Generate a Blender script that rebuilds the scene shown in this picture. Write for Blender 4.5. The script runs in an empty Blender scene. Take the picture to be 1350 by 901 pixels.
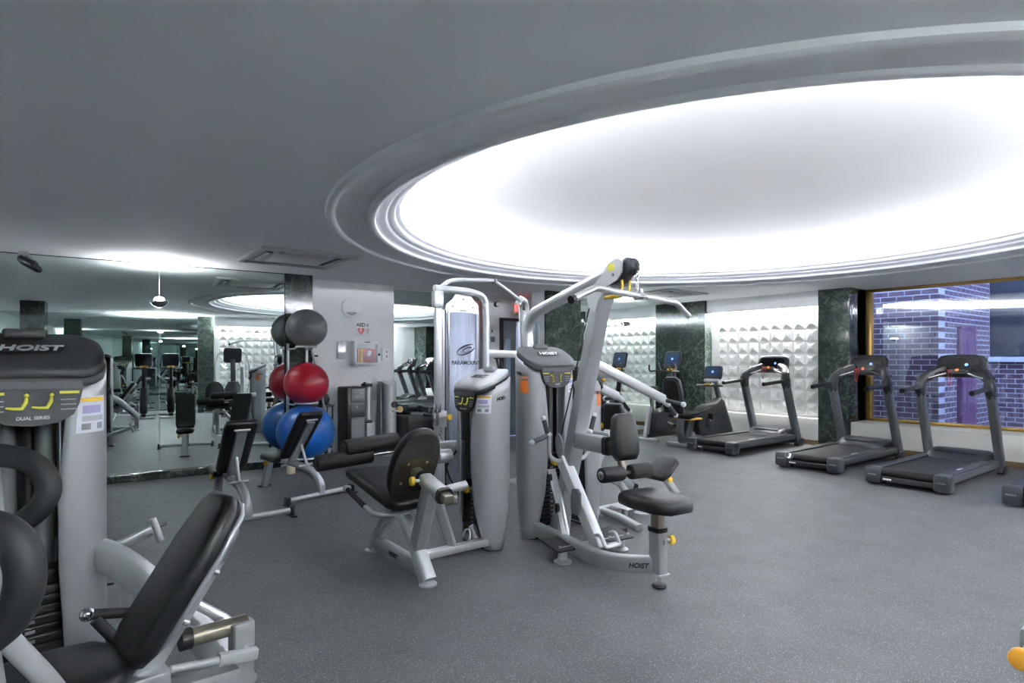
SCONCES = [(.94, 8.56), (-1.95, 8.72), (8.74, 7.82), (.95, -1.48), (8.6, -1.48)]  # the last is an unseen lamp, added behind the camera to brighten the room
SCONCE_W = 7
BACK_FILL_W = 140  # rear lamps turned up as fill for walls and ceiling
SKY = 1.5
EXPOSURE = 2.8
COVE = 66.
SLOT = 62.
DOME_H = .06
import bpy, bmesh, math, random
from mathutils import Vector, Matrix, Euler
V = Vector
PI = math.pi
random.seed(7)
scene = bpy.context.scene
COL = scene.collection

# ------------------------------------------------------------------ materials
def nt(name):
    m = bpy.data.materials.new(name); m.use_nodes = True
    t = m.node_tree
    return m, t, t.nodes['Principled BSDF']

def hexc(h):
    h = h.lstrip('#'); c = [int(h[i:i+2], 16)/255 for i in (0, 2, 4)]
    return tuple(x/12.92 if x <= .04045 else ((x+.055)/1.055)**2.4 for x in c) + (1,)

def plain(name, col, rough=.5, metal=0., noise=0., nscale=40, bump=0., bscale=200, coat=0.):
    m, t, b = nt(name)
    c = hexc(col) if isinstance(col, str) else tuple(col) + (1,)
    b.inputs['Base Color'].default_value = c
    b.inputs['Roughness'].default_value = rough
    b.inputs['Metallic'].default_value = metal
    if coat: b.inputs['Coat Weight'].default_value = coat
    tc = t.nodes.new('ShaderNodeTexCoord')
    if noise:
        n = t.nodes.new('ShaderNodeTexNoise'); n.inputs['Scale'].default_value = nscale
        n.inputs['Detail'].default_value = 4
        r = t.nodes.new('ShaderNodeMapRange')
        r.inputs['To Min'].default_value = 1-noise; r.inputs['To Max'].default_value = 1+noise
        mx = t.nodes.new('ShaderNodeMix'); mx.data_type = 'RGBA'; mx.blend_type = 'MULTIPLY'
        mx.inputs[0].default_value = 1; mx.inputs[6].default_value = c
        t.links.new(tc.outputs['Object'], n.inputs['Vector'])
        t.links.new(n.outputs['Fac'], r.inputs['Value'])
        t.links.new(r.outputs['Result'], mx.inputs[7])
        t.links.new(mx.outputs[2], b.inputs['Base Color'])
    if bump:
        n2 = t.nodes.new('ShaderNodeTexNoise'); n2.inputs['Scale'].default_value = bscale
        bp = t.nodes.new('ShaderNodeBump'); bp.inputs['Strength'].default_value = bump; bp.inputs['Distance'].default_value = .002
        t.links.new(tc.outputs['Object'], n2.inputs['Vector'])
        t.links.new(n2.outputs['Fac'], bp.inputs['Height'])
        t.links.new(bp.outputs['Normal'], b.inputs['Normal'])
    return m

def emit(name, col, strength):
    m, t, b = nt(name)
    c = hexc(col)
    b.inputs['Base Color'].default_value = c
    b.inputs['Emission Color'].default_value = c
    b.inputs['Emission Strength'].default_value = strength
    return m

def ramp(t, stops):
    r = t.nodes.new('ShaderNodeValToRGB'); e = r.color_ramp.elements
    while len(e) < len(stops): e.new(.5)
    for k, (p, c) in enumerate(stops):
        e[k].position = p; e[k].color = hexc(c)
    return r

def marble_mat():
    m, t, b = nt('green_marble')
    tc = t.nodes.new('ShaderNodeTexCoord')
    n = t.nodes.new('ShaderNodeTexNoise'); n.inputs['Scale'].default_value = 9; n.inputs['Detail'].default_value = 9
    n.inputs['Roughness'].default_value = .68; n.inputs['Distortion'].default_value = 1.1
    r = ramp(t, [(.3, '#1d2523'), (.5, '#333d39'), (.62, '#4d5850'), (.78, '#747e74')])
    n2 = t.nodes.new('ShaderNodeTexNoise'); n2.inputs['Scale'].default_value = 2.6; n2.inputs['Detail'].default_value = 8; n2.inputs['Distortion'].default_value = 1.4
    r2 = ramp(t, [(.49, '#000000'), (.5, '#ffffff'), (.51, '#000000')])
    mx = t.nodes.new('ShaderNodeMix'); mx.data_type = 'RGBA'
    mx.inputs[7].default_value = hexc('#aab4a6')
    mm = t.nodes.new('ShaderNodeMath'); mm.operation = 'MULTIPLY'; mm.inputs[1].default_value = .3
    for a in (n, n2): t.links.new(tc.outputs['Object'], a.inputs['Vector'])
    t.links.new(n.outputs['Fac'], r.inputs['Fac']); t.links.new(n2.outputs['Fac'], r2.inputs['Fac'])
    t.links.new(r2.outputs['Color'], mm.inputs[0]); t.links.new(mm.outputs[0], mx.inputs[0])
    t.links.new(r.outputs['Color'], mx.inputs[6]); t.links.new(mx.outputs[2], b.inputs['Base Color'])
    b.inputs['Roughness'].default_value = .09
    return m

def floor_mat():
    m, t, b = nt('speckled_rubber')
    tc = t.nodes.new('ShaderNodeTexCoord')
    v = t.nodes.new('ShaderNodeTexVoronoi'); v.inputs['Scale'].default_value = 150
    n = t.nodes.new('ShaderNodeTexNoise'); n.inputs['Scale'].default_value = 3; n.inputs['Detail'].default_value = 5
    n3 = t.nodes.new('ShaderNodeTexNoise'); n3.inputs['Scale'].default_value = 160; n3.inputs['Detail'].default_value = 2
    base = ramp(t, [(.3, '#525457'), (.7, '#5f6164')])
    sp = ramp(t, [(.0, '#3a3c40'), (.86, '#3a3c40'), (.9, '#9a9a98'), (1., '#a8a59e')])
    # one random value per chip; only a few chips are pale and only near the cell centre
    near = t.nodes.new('ShaderNodeMath'); near.operation = 'LESS_THAN'; near.inputs[1].default_value = .42
    pick = t.nodes.new('ShaderNodeSeparateColor')
    gt = t.nodes.new('ShaderNodeMath'); gt.operation = 'GREATER_THAN'; gt.inputs[1].default_value = .74
    mul = t.nodes.new('ShaderNodeMath'); mul.operation = 'MULTIPLY'
    mx = t.nodes.new('ShaderNodeMix'); mx.data_type = 'RGBA'; mx.inputs[7].default_value = hexc('#8b8d8e')
    gr = t.nodes.new('ShaderNodeMapRange'); gr.inputs['To Min'].default_value = .7; gr.inputs['To Max'].default_value = 1.3
    m2 = t.nodes.new('ShaderNodeMix'); m2.data_type = 'RGBA'; m2.blend_type = 'MULTIPLY'; m2.inputs[0].default_value = 1
    for a in (v, n, n3): t.links.new(tc.outputs['Object'], a.inputs['Vector'])
    t.links.new(n.outputs['Fac'], base.inputs['Fac'])
    t.links.new(n3.outputs['Fac'], gr.inputs['Value'])
    t.links.new(v.outputs['Distance'], near.inputs[0]); t.links.new(v.outputs['Color'], pick.inputs[0])
    t.links.new(pick.outputs[0], gt.inputs[0]); t.links.new(near.outputs[0], mul.inputs[0]); t.links.new(gt.outputs[0], mul.inputs[1])
    t.links.new(mul.outputs[0], mx.inputs[0]); t.links.new(base.outputs['Color'], m2.inputs[6]); t.links.new(gr.outputs['Result'], m2.inputs[7])
    t.links.new(m2.outputs[2], mx.inputs[6]); t.links.new(mx.outputs[2], b.inputs['Base Color'])
    nodes_del = sp; t.nodes.remove(nodes_del)
    b.inputs['Roughness'].default_value = .55
    bp = t.nodes.new('ShaderNodeBump'); bp.inputs['Strength'].default_value = .25; bp.inputs['Distance'].default_value = .002
    t.links.new(n3.outputs['Fac'], bp.inputs['Height']); t.links.new(bp.outputs['Normal'], b.inputs['Normal'])
    return m

def brick_mat(horizontal_axis):
    m, t, b = nt('dark_brick')
    tc = t.nodes.new('ShaderNodeTexCoord'); sx = t.nodes.new('ShaderNodeSeparateXYZ'); cx = t.nodes.new('ShaderNodeCombineXYZ')
    t.links.new(tc.outputs['Object'], sx.inputs[0])
    t.links.new(sx.outputs[horizontal_axis], cx.inputs[0]); t.links.new(sx.outputs[2], cx.inputs[1])
    br = t.nodes.new('ShaderNodeTexBrick'); br.inputs['Scale'].default_value = 1
    br.inputs['Brick Width'].default_value = .26; br.inputs['Row Height'].default_value = .095; br.inputs['Mortar Size'].default_value = .009
    br.inputs['Color1'].default_value = hexc('#5b4148'); br.inputs['Color2'].default_value = hexc('#6f545a'); br.inputs['Mortar'].default_value = hexc('#b9b6b4')
    t.links.new(cx.outputs[0], br.inputs['Vector']); t.links.new(br.outputs['Color'], b.inputs['Base Color'])
    b.inputs['Roughness'].default_value = .8
    return m

def glass_mat(name, tint='#ffffff', refl=.12):
    m = bpy.data.materials.new(name); m.use_nodes = True
    t = m.node_tree; t.nodes.clear()
    o = t.nodes.new('ShaderNodeOutputMaterial'); tr = t.nodes.new('ShaderNodeBsdfTransparent'); g = t.nodes.new('ShaderNodeBsdfGlossy')
    tr.inputs[0].default_value = hexc(tint); g.inputs['Roughness'].default_value = 0.
    fr = t.nodes.new('ShaderNodeFresnel'); fr.inputs[0].default_value = 1.5
    ad = t.nodes.new('ShaderNodeMath'); ad.operation = 'ADD'; ad.inputs[1].default_value = refl; ad.use_clamp = True
    mx = t.nodes.new('ShaderNodeMixShader')
    t.links.new(fr.outputs[0], ad.inputs[0]); t.links.new(ad.outputs[0], mx.inputs[0])
    t.links.new(tr.outputs[0], mx.inputs[1]); t.links.new(g.outputs[0], mx.inputs[2]); t.links.new(mx.outputs[0], o.inputs[0])
    return m

MT = dict(
    silver=plain('silver_paint', '#b4b6b9', .31, .7),
    bright=plain('bright_silver_paint', '#c8cacc', .3, .62),
    shroud=plain('silver_plastic', '#b0b2b6', .34, .55),
    cap=plain('grey_cap_plastic', '#66686b', .4, .1, bump=.05, bscale=400),
    caplit=plain('dome_lit_cap_plastic', '#a9abae', .36, .3, bump=.05, bscale=400),  # cap plastic lightened to carry the dome's reflection
    capdark_shade=plain('dark_and_shaded_plastic', '#2b2c2e', .5, 0, bump=.08, bscale=500),  # own dark of bands and foot plates; painted shade on one cap
    black=plain('black_plastic', '#131416', .42),
    vinyl=plain('black_vinyl', '#121315', .42, 0, bump=.12, bscale=300),
    foam=plain('black_foam', '#131416', .62, 0, bump=.1, bscale=250),
    plate=plain('black_iron_plate', '#17181a', .38, .3),
    chrome=plain('chrome', '#d8dadc', .12, 1.),
    nickel=plain('brushed_nickel', '#9a9384', .28, .9),
    board=plain('dark_backing_board', '#2b2926', .6),
    tubegrey=plain('grey_guide_tube', '#8b8d90', .35, .5),
    yellow=plain('yellow_plastic', '#e0b52a', .38),
    gold_plastic=plain('amber_plastic', '#d8992b', .38),
    red=plain('red_plastic', '#b02128', .4),
    orange=plain('orange_sticker', '#e07a34', .5),
    white=plain('white_plastic', '#f6f6f6', .35),
    paper=plain('white_sticker', '#e4e6ee', .5),
    lilac=plain('lilac_print', '#a7a2cf', .5),
    greyprint=plain('grey_print', '#8d8f96', .5),
    paleprint=plain('pale_grey_print', '#b9bbc2', .5),
    placard=plain('dark_placard', '#1b1c21', .5),
    placard_grey=plain('slate_placard', '#3f414a', .5),
    placard_fig=plain('yellow_print', '#d8cf45', .5),
    wall=plain('white_wall_paint', '#f2f3f5', .7, noise=.02, nscale=2),
    ceil=plain('ceiling_paint', '#e4e7ec', .8, noise=.015, nscale=1),
    dome=plain('dome_paint', '#cccccb', .85, noise=.03, nscale=1.2),
    trimwhite=plain('white_trim_paint', '#dcdfe4', .6),
    panel=plain('white_relief_panel', '#e9e9e7', .6),
    stone=plain('white_stone', '#d9d8d3', .3, noise=.05, nscale=9),
    wood=plain('brown_base_wood', '#6b5334', .5, noise=.15, nscale=12),
    brass=plain('brass', '#c9a15a', .3, .85),
    steel=plain('dark_steel', '#3a3d42', .4, .6),
    grey=plain('mid_grey_plastic', '#6f7276', .42, .1),
    lightgrey=plain('light_grey_plastic', '#b5b8bb', .4),
    tmgrey=plain('treadmill_silver', '#787c81', .33, .7),
    tmdark=plain('treadmill_charcoal', '#27292d', .42),
    tmmid=plain('treadmill_slate', '#3a3d43', .4, .15),
    belt=plain('treadmill_belt', '#121316', .6, bump=.1, bscale=300),
    screen=plain('dark_screen', '#0d1016', .12),
    ball_grey=plain('grey_ball_vinyl', '#5a5c5e', .3),
    ball_red=plain('red_ball_vinyl', '#a31a2d', .28),
    ball_blue=plain('blue_ball_vinyl', '#195cab', .28),
    bluecover=plain('blue_grey_polycarbonate', '#b4bdd2', .22, .1, coat=.4),
    marble=marble_mat(), floor=floor_mat(),
    brick_y=brick_mat(1), brick_x=brick_mat(0),
    glass=glass_mat('window_glass', '#e8f0f6', .10),
    pane=glass_mat('cabinet_glass', '#f4f6f8', .02),
    mirror=plain('mirror_silver', '#dbe6e3', .0, 1.),
    cove=emit('cove_lamp', '#f6f8ff', COVE),
    slot=emit('slot_lamp', '#ffffff', SLOT),
    bulb=emit('sconce_bulb', '#ffffff', 12.),
    exitglow=emit('exit_sign_glow', '#ff4040', .8),
    screen_glow=emit('lit_screen', '#44588a', .55),
    screen_dot=emit('lit_dot', '#7fa4e8', .12),
    purple=plain('purple_door_paint', '#6a3f5c', .5),
    asphalt=plain('asphalt', '#3a3d45', .9, noise=.1),
    cream=plain('cream_plastic', '#cfc7ae', .5),
    skin_wood=plain('tan_fabric', '#b59b6a', .8),
)

# ------------------------------------------------------------------ mesh building
def rr(w, h, r, n=3):
    """rounded rectangle section, counter-clockwise"""
    r = min(r, w/2-1e-5, h/2-1e-5); pts = []
    for cx, cy, a0 in ((w/2-r, h/2-r, 0), (-w/2+r, h/2-r, 90), (-w/2+r, -h/2+r, 180), (w/2-r, -h/2+r, 270)):
        for k in range(n+1):
            a = math.radians(a0+90*k/n); pts.append((cx+r*math.cos(a), cy+r*math.sin(a)))
    return pts
def circ(r, n=14, ry=None):
    ry = ry or r
    return [(r*math.cos(2*PI*k/n), ry*math.sin(2*PI*k/n)) for k in range(n)]
def fillet(pts, r, n=5):
    pts = [V(p) for p in pts]
    if r <= 0 or len(pts) < 3: return pts
    out = [pts[0]]
    for i in range(1, len(pts)-1):
        a, b, c = pts[i-1], pts[i], pts[i+1]
        d1 = (a-b); d2 = (c-b); l = min(r, d1.length*.48, d2.length*.48)
        p0 = b+d1.normalized()*l; p2 = b+d2.normalized()*l
        for k in range(n+1):
            t = k/n; out.append(p0*(1-t)**2 + b*2*t*(1-t) + p2*t*t)
    out.append(pts[-1]); return out

class MB:
    def __init__(s): s.bm = bmesh.new()
    def _faces(s, rows, close_v=False, cap=True, close_u=True):
        n = len(rows[0]); m = len(rows)
        for i in range(m if close_v else m-1):
            a, b = rows[i], rows[(i+1) % m]
            for k in range(n if close_u else n-1):
                k2 = (k+1) % n
                try: s.bm.faces.new((a[k], a[k2], b[k2], b[k]))
                except ValueError: pass
        if cap and not close_v:
            for rw, rev in ((rows[0], True), (rows[-1], False)):
                try: s.bm.faces.new(list(reversed(rw)) if rev else rw)
                except ValueError: pass
    def sweep(s, pts, sec, ref=(0, 0, 1), scale=None, closed=False, cap=True):
        pts = [V(p) for p in pts]; m = len(pts)
        tang = []
        for i in range(m):
            if closed: d = pts[(i+1) % m]-pts[i-1]
            elif i == 0: d = pts[1]-pts[0]
            elif i == m-1: d = pts[-1]-pts[-2]
            else: d = (pts[i+1]-pts[i]).normalized()+(pts[i]-pts[i-1]).normalized()
            tang.append(d.normalized())
        ref = V(ref); u = ref - tang[0]*ref.dot(tang[0])
        if u.length < 1e-4:
            ref = V((1, 0, 0)); u = ref - tang[0]*ref.dot(tang[0])
        u.normalize(); rows = []
        for i in range(m):
            t = tang[i]; u = (u - t*u.dot(t)).normalized(); w = t.cross(u)
            f = 1.
            if not closed and 0 < i < m-1:
                c = (pts[i]-pts[i-1]).normalized().dot(t); f = 1/max(c, .5)
            k = 1.
            if scale:
                q = i/(m-1)*(len(scale)-1); j = min(int(q+1e-9), len(scale)-2); k = scale[j]+(scale[j+1]-scale[j])*(q-j)
            rows.append([s.bm.verts.new(pts[i] + w*(x*k) + u*(y*k)) for x, y in sec])
        s._faces(rows, closed, cap)
        return s
    def tube(s, pts, r, bend=0, n=12, cap=True):
        return s.sweep(fillet(pts, bend), circ(r, n), (.13, .29, .95), cap=cap)
    def bar(s, p0, p1, w, h, up=(0, 0, 1), r=.008):
        """rectangular beam: w across, h along up"""
        return s.sweep([p0, p1], rr(w, h, r, 2), up)
    def path(s, pts, w, h, up=(0, 0, 1), r=.008, bend=0, scale=None):
        return s.sweep(fillet(pts, bend, 7), rr(w, h, r, 2), up, scale)
    def box(s, c, d, rot=(0, 0, 0), r=0.):
        c = V(c); R = Euler([math.radians(a) for a in rot]).to_matrix()
        r = min(r, min(d)*.49)
        if r <= 0:
            vs = [s.bm.verts.new(c + R @ V((x*d[0]/2, y*d[1]/2, z*d[2]/2))) for x in (-1, 1) for y in (-1, 1) for z in (-1, 1)]
            for q in ((0, 1, 3, 2), (4, 6, 7, 5), (0, 4, 5, 1), (2, 3, 7, 6), (0, 2, 6, 4), (1, 5, 7, 3)):
                s.bm.faces.new([vs[k] for k in q])
            return s
        out = [(x, y) for x, y in rr(d[0], d[1], r, 3)]
        rows = []
        for z, ins in ((-d[2]/2, r), (-d[2]/2+.3*r, .3*r), (-d[2]/2+r, 0), (d[2]/2-r, 0), (d[2]/2-.3*r, .3*r), (d[2]/2, r)):
            fx = (d[0]-2*ins*.999)/d[0]; fy = (d[1]-2*ins*.999)/d[1]
            rows.append([s.bm.verts.new(c + R @ V((x*fx, y*fy, z))) for x, y in out])
        s._faces(rows); return s
    def cyl(s, p0, p1, r, r2=None, n=20, bev=0.):
        p0, p1 = V(p0), V(p1); r2 = r if r2 is None else r2
        if bev:
            d = (p1-p0).normalized()*bev; b = bev
            return s.sweep([p0, p0+d*.3, p0+d, p1-d, p1-d*.3, p1], circ(1, n), (.13, .29, .95), [r-b, r-.3*b, r, r2, r2-.3*b, r2-b])
        return s.sweep([p0, p1], circ(1, n), (.13, .29, .95), [r, r2])
    def lathe(s, prof, c=(0, 0, 0), n=28, mat=None):
        c = V(c); mat = mat or Matrix.Identity(3); rows = []
        for r, z in prof:
            rows.append([s.bm.verts.new(c + mat @ V((max(r, 1e-4)*math.cos(2*PI*k/n), max(r, 1e-4)*math.sin(2*PI*k/n), z))) for k in range(n)])
        s._faces(rows); return s
    def ball(s, c, r, n=20, sz=1.):
        return s.lathe([(r*math.sin(PI*k/(n//2)), -r*sz*math.cos(PI*k/(n//2))) for k in range(n//2+1)], c, n)
    def pad(s, out, t, mat, e=None, puff=0., fn=None):
        """upholstered slab: outline in local xy, thickness along local z, soft edges"""
        e = e or t*.35
        n = len(out); P = [V((x, y)) for x, y in out]
        nor = []
        for i in range(n):
            d = (P[(i+1) % n]-P[i-1]).normalized(); nor.append(V((d.y, -d.x)))
        prof = [(e, 0), (.3*e, .3*e), (0, e), (0, t-e), (.3*e, t-.3*e), (e, t), (3*e, t+puff*.6), (6*e, t+puff)]
        rows = []
        cx = sum(p.x for p in P)/n; cy = sum(p.y for p in P)/n
        for ins, z in prof:
            row = []
            for i in range(n):
                q = P[i]-nor[i]*ins if ins <= e else (P[i]-nor[i]*e)*(1-(ins-e)*2.2)+V((cx, cy))*((ins-e)*2.2)
                v = V((q.x, q.y, z))
                if fn: v = fn(v)
                row.append(s.bm.verts.new(mat @ v))
            rows.append(row)
        s._faces(rows); return s
    def prism(s, out, t, mat=None):
        mat = mat or Matrix.Identity(4)
        rows = [[s.bm.verts.new(mat @ V((x, y, z))) for x, y in out] for z in (0, t)]
        s._faces(rows); return s
    def grid(s, rows, close_u=False):
        rows = [[s.bm.verts.new(V(p)) for p in r] for r in rows]
        s._faces(rows, cap=False, close_u=close_u); return s
    def text(s, string, size, mat, extrude=.002, shear=0., bold=0., align='CENTER'):
        cu = bpy.data.curves.new('lettering', 'FONT'); cu.body = string; cu.size = size; cu.extrude = extrude
        cu.align_x = align; cu.align_y = 'CENTER'; cu.shear = shear; cu.offset = bold; cu.resolution_u = 3
        ob = bpy.data.objects.new('lettering', cu)
        me = bpy.data.meshes.new_from_object(ob)
        bm2 = bmesh.new(); bm2.from_mesh(me)
        mp = {v: s.bm.verts.new(mat @ v.co) for v in bm2.verts}
        for f in bm2.faces:
            try: s.bm.faces.new([mp[v] for v in f.verts])
            except ValueError: pass
        bm2.free(); bpy.data.meshes.remove(me); bpy.data.objects.remove(ob); bpy.data.curves.remove(cu)
        return s
    def out(s, name, mat, parent=None, smooth=40):
        bmesh.ops.recalc_face_normals(s.bm, faces=s.bm.faces)
        me = bpy.data.meshes.new(name); s.bm.to_mesh(me); s.bm.free()
        me.materials.append(MT[mat] if isinstance(mat, str) else mat)
        if smooth:
            for p in me.polygons: p.use_smooth = True
            me.set_sharp_from_angle(angle=math.radians(smooth))
        o = bpy.data.objects.new(name, me); COL.objects.link(o)
        if parent: o.parent = parent
        return o

def frame(o, x, y):
    """4x4 with origin o and local x / y axes; z = x cross y"""
    x = V(x).normalized(); y = V(y); y = (y - x*y.dot(x)).normalized(); z = x.cross(y)
    return Matrix(((x.x, y.x, z.x, o[0]), (x.y, y.y, z.y, o[1]), (x.z, y.z, z.z, o[2]), (0, 0, 0, 1)))

def thing(name, label, cat, loc=(0, 0, 0), rz=0., group=None):
    o = bpy.data.objects.new(name, None); COL.objects.link(o)
    o.location = loc; o.rotation_euler = (0, 0, math.radians(rz)); o.empty_display_size = .1
    tag(o, label, cat, group); return o
def tag(o, label, cat, group=None):
    o['label'] = label; o['category'] = cat
    if group: o['group'] = group
    return o
def struct(o):
    o['kind'] = 'structure'; return o
def dup(root, loc, rz, label, group=None):
    def cp(o, par):
        c = o.copy(); COL.objects.link(c)
        if par: c.parent = par
        for ch in o.children: cp(ch, c)
        return c
    r = cp(root, None); r.location = loc; r.rotation_euler = (0, 0, math.radians(rz)); r['label'] = label
    if group: r['group'] = group
    return r
def rot3(rx, ry, rz): return Euler([math.radians(a) for a in (rx, ry, rz)]).to_matrix()
def place(o, rx, ry, rz): return Matrix.Translation(V(o)) @ rot3(rx, ry, rz).to_4x4()
def ell(a, b, n=32, p=2.):
    r = []
    for k in range(n):
        c, s_ = math.cos(2*PI*k/n), math.sin(2*PI*k/n)
        r.append((a*math.copysign(abs(c)**(2/p), c), b*math.copysign(abs(s_)**(2/p), s_)))
    return r
# ------------------------------------------------------------------ the room shell
CEIL = 2.70
RC = V((5.22, 3.40, 0))                                   # centre of the round ceiling recess
def slab(name, x0, x1, y0, y1, z0, z1, mat, bev=0):
    return struct(MB().box(((x0+x1)/2, (y0+y1)/2, (z0+z1)/2), (x1-x0, y1-y0, z1-z0), r=bev).out(name, mat, smooth=0 if not bev else 40))
slab('floor', -2.6, 11.1, -1.6, 9.4, -.1, 0, 'floor')

# ceiling: a slab with a round hole
R_OUT = 3.74
X0, X1, Y0, Y1 = -2.6, 11.1, -1.6, 9.4
angs = sorted([2*PI*k/120 for k in range(120)] + [math.atan2(y-RC.y, x-RC.x) % (2*PI) for x in (X0, X1) for y in (Y0, Y1)])
inn, outr = [], []
for a in angs:
    c, s_ = math.cos(a), math.sin(a)
    tx = ((X1 if c > 0 else X0)-RC.x)/c if abs(c) > 1e-9 else 1e9
    ty = ((Y1 if s_ > 0 else Y0)-RC.y)/s_ if abs(s_) > 1e-9 else 1e9
    t = min(tx, ty)
    inn.append((RC.x+c*R_OUT, RC.y+s_*R_OUT)); outr.append((RC.x+c*t, RC.y+s_*t))
m = MB()
m.grid([[(x, y, z) for x, y in pts] for pts, z in ((inn, CEIL), (outr, CEIL), (outr, 3.05), (inn, 3.05), (inn, CEIL))], close_u=True)
struct(m.out('ceiling', 'ceil', smooth=0))
# stepped plaster moulding round the recess
prof = [(3.80, 2.72), (3.785, 2.70), (3.775, 2.672), (3.755, 2.664), (3.73, 2.664), (3.71, 2.672), (3.70, 2.69), (3.66, 2.703), (3.58, 2.712), (3.50, 2.715), (3.445, 2.712), (3.435, 2.694), (3.42, 2.686), (3.395, 2.686), (3.38, 2.696), (3.375, 2.72),
        (3.35, 2.734), (3.30, 2.738), (3.285, 2.748), (3.275, 2.760), (3.25, 2.764), (3.225, 2.768), (3.21, 2.78), (3.205, 2.805), (3.18, 2.812), (3.165, 2.82), (3.155, 2.85), (3.15, 2.872), (3.16, 2.882), (3.20, 2.884), (3.6, 2.884), (3.80, 2.884)]
m = MB(); n = 160
m.grid([[(RC.x+r*math.cos(2*PI*k/n), RC.y+r*math.sin(2*PI*k/n), z) for k in range(n)] for r, z in prof], close_u=True)
struct(m.out('trim_1', 'trimwhite', smooth=35))
# shallow dome above it
m = MB(); rows = []
for k in range(25):
    a = PI/2*k/24
    rows.append([(RC.x+3.8*math.cos(a)*math.cos(2*PI*j/n) if k < 24 else RC.x+.001*math.cos(2*PI*j/n),
                  RC.y+3.8*math.cos(a)*math.sin(2*PI*j/n) if k < 24 else RC.y+.001*math.sin(2*PI*j/n), 2.884+.14*min(1, k/2)+DOME_H*math.sin(a)) for j in range(n)])
m.grid(rows, close_u=True)
struct(m.out('ceiling_dome', 'dome', smooth=60))
# lamp tubes lying end to end on the cove ledge
m = MB()
m.sweep([(RC.x+3.56*math.cos(2*PI*k/96), RC.y+3.56*math.sin(2*PI*k/96), 2.902) for k in range(96)], circ(.016, 6), (0, 0, 1), closed=True)
struct(m.out('ceiling_cove_lamp', 'cove', smooth=60))

# outer walls
# the long mirrored wall stands a little off square: local x runs along it from its right end, local y behind it
MW = Matrix.Translation((2.43, 8.50, 0)) @ rot3(0, 0, -3.2).to_4x4()
def wslab(name, x0, x1, y0, y1, z0, z1, mat, bev=0):
    o = MB().box(((x0+x1)/2, (y0+y1)/2, (z0+z1)/2), (x1-x0, y1-y0, z1-z0), r=bev).out(name, mat, smooth=0 if not bev else 40)
    o.data.transform(MW); return o
slab('wall_left', -2.6, -2.5, -1.6, 9.4, 0, CEIL, 'wall')
slab('wall_far', -2.6, 2.83, 8.83, 9.4, 0, CEIL, 'wall')
struct(wslab('wall_far_face', -5.05, .0, .013, .2, 0, CEIL, 'wall'))
slab('column', 2.83, 4.28, 8.85, 9.4, 0, CEIL, 'wall')
slab('wall_alcove', 4.28, 6.66, 9.2, 9.4, 0, CEIL, 'wall')
slab('wall_alcove_right', 7.52, 11.1, 9.2, 9.4, 0, CEIL, 'wall')
slab('wall_alcove_head', 6.66, 7.52, 9.2, 9.4, 2.3, CEIL, 'wall')
slab('wall_far_right', 6.69, 10.7, 7.862, 8.25, 0, CEIL, 'wall')
slab('wall_back', -2.6, 11.1, -1.75, -1.512, 0, CEIL, 'wall')
slab('wall_right_corner', 10.7, 11.1, 4.44, 9.4, 0, CEIL, 'wall')
slab('wall_right_rear', 10.46, 11.1, -1.6, -.62, 0, CEIL, 'marble')

# long mirror: sheets standing on a low marble kerb
def mirror(label, a, b, axis, face, z0=.1, z1=2.69, d=.012):
    g = .003
    if axis == 'y': c, dim = ((a+b)/2, face+d/2, (z0+z1)/2), (b-a-g, d, z1-z0)
    elif axis == '-y': c, dim = ((a+b)/2, face-d/2, (z0+z1)/2), (b-a-g, d, z1-z0)
    o = MB().box(c, dim).out('wall_mirror', 'mirror', smooth=0)
    return tag(o, label, 'mirror', 'floor to ceiling mirror sheets')
def wmirror(label, a, b):
    return tag(wslab('wall_mirror', a+.0015, b-.0015, 0, .012, .1, 2.69, 'mirror'), label, 'mirror', 'floor to ceiling mirror sheets')
SEAM = -1.49
wmirror('mirror sheet left of the seam through the chrome ball lamp', -4.98, SEAM)
wmirror('mirror sheet between the chrome ball lamp and the marble pilaster with the balls', SEAM, .012)
mirror('mirror sheet in the recess right of the white pillar with the AED cabinet', 4.285, 6.3, 'y', 9.19, .1)
mirror('far mirror sheet behind the exercise bikes reflecting the white relief panels', 7.5, 10.42, 'y', 7.85)
mirror('mirror sheet on the wall behind the photographer, seen only as repeated reflections', -2.49, 1.84, '-y', -1.5)
struct(wslab('baseboard_left', -4.98, .012, -.04, .012, 0, .1, 'marble', .006))
slab('baseboard_alcove', 4.285, 6.3, 9.15, 9.2, 0, .1, 'marble', .006)
slab('baseboard_far', 7.5, 10.42, 7.81, 7.862, 0, .1, 'marble', .006)
struct(wslab('trim_2', -4.98, .012, -.003, .012, 2.69, 2.70, 'steel'))
# marble columns
slab('column_marble', 2.445, 2.83, 8.475, 8.9, 0, CEIL, 'marble')
slab('column_marble', 6.66, 7.49, 7.82, 7.862, 0, CEIL, 'marble')
slab('column_marble', 10.40, 10.72, 7.22, 7.862, 0, CEIL, 'marble')
slab('column_marble', 10.41, 11.1, 4.44, 4.955, 0, CEIL, 'marble')
slab('column_marble', 1.84, 2.24, -1.515, -1.42, 0, CEIL, 'marble')
slab('column_marble', -1.50, -1.10, 1.45, 1.85, 0, CEIL, 'marble')

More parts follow.
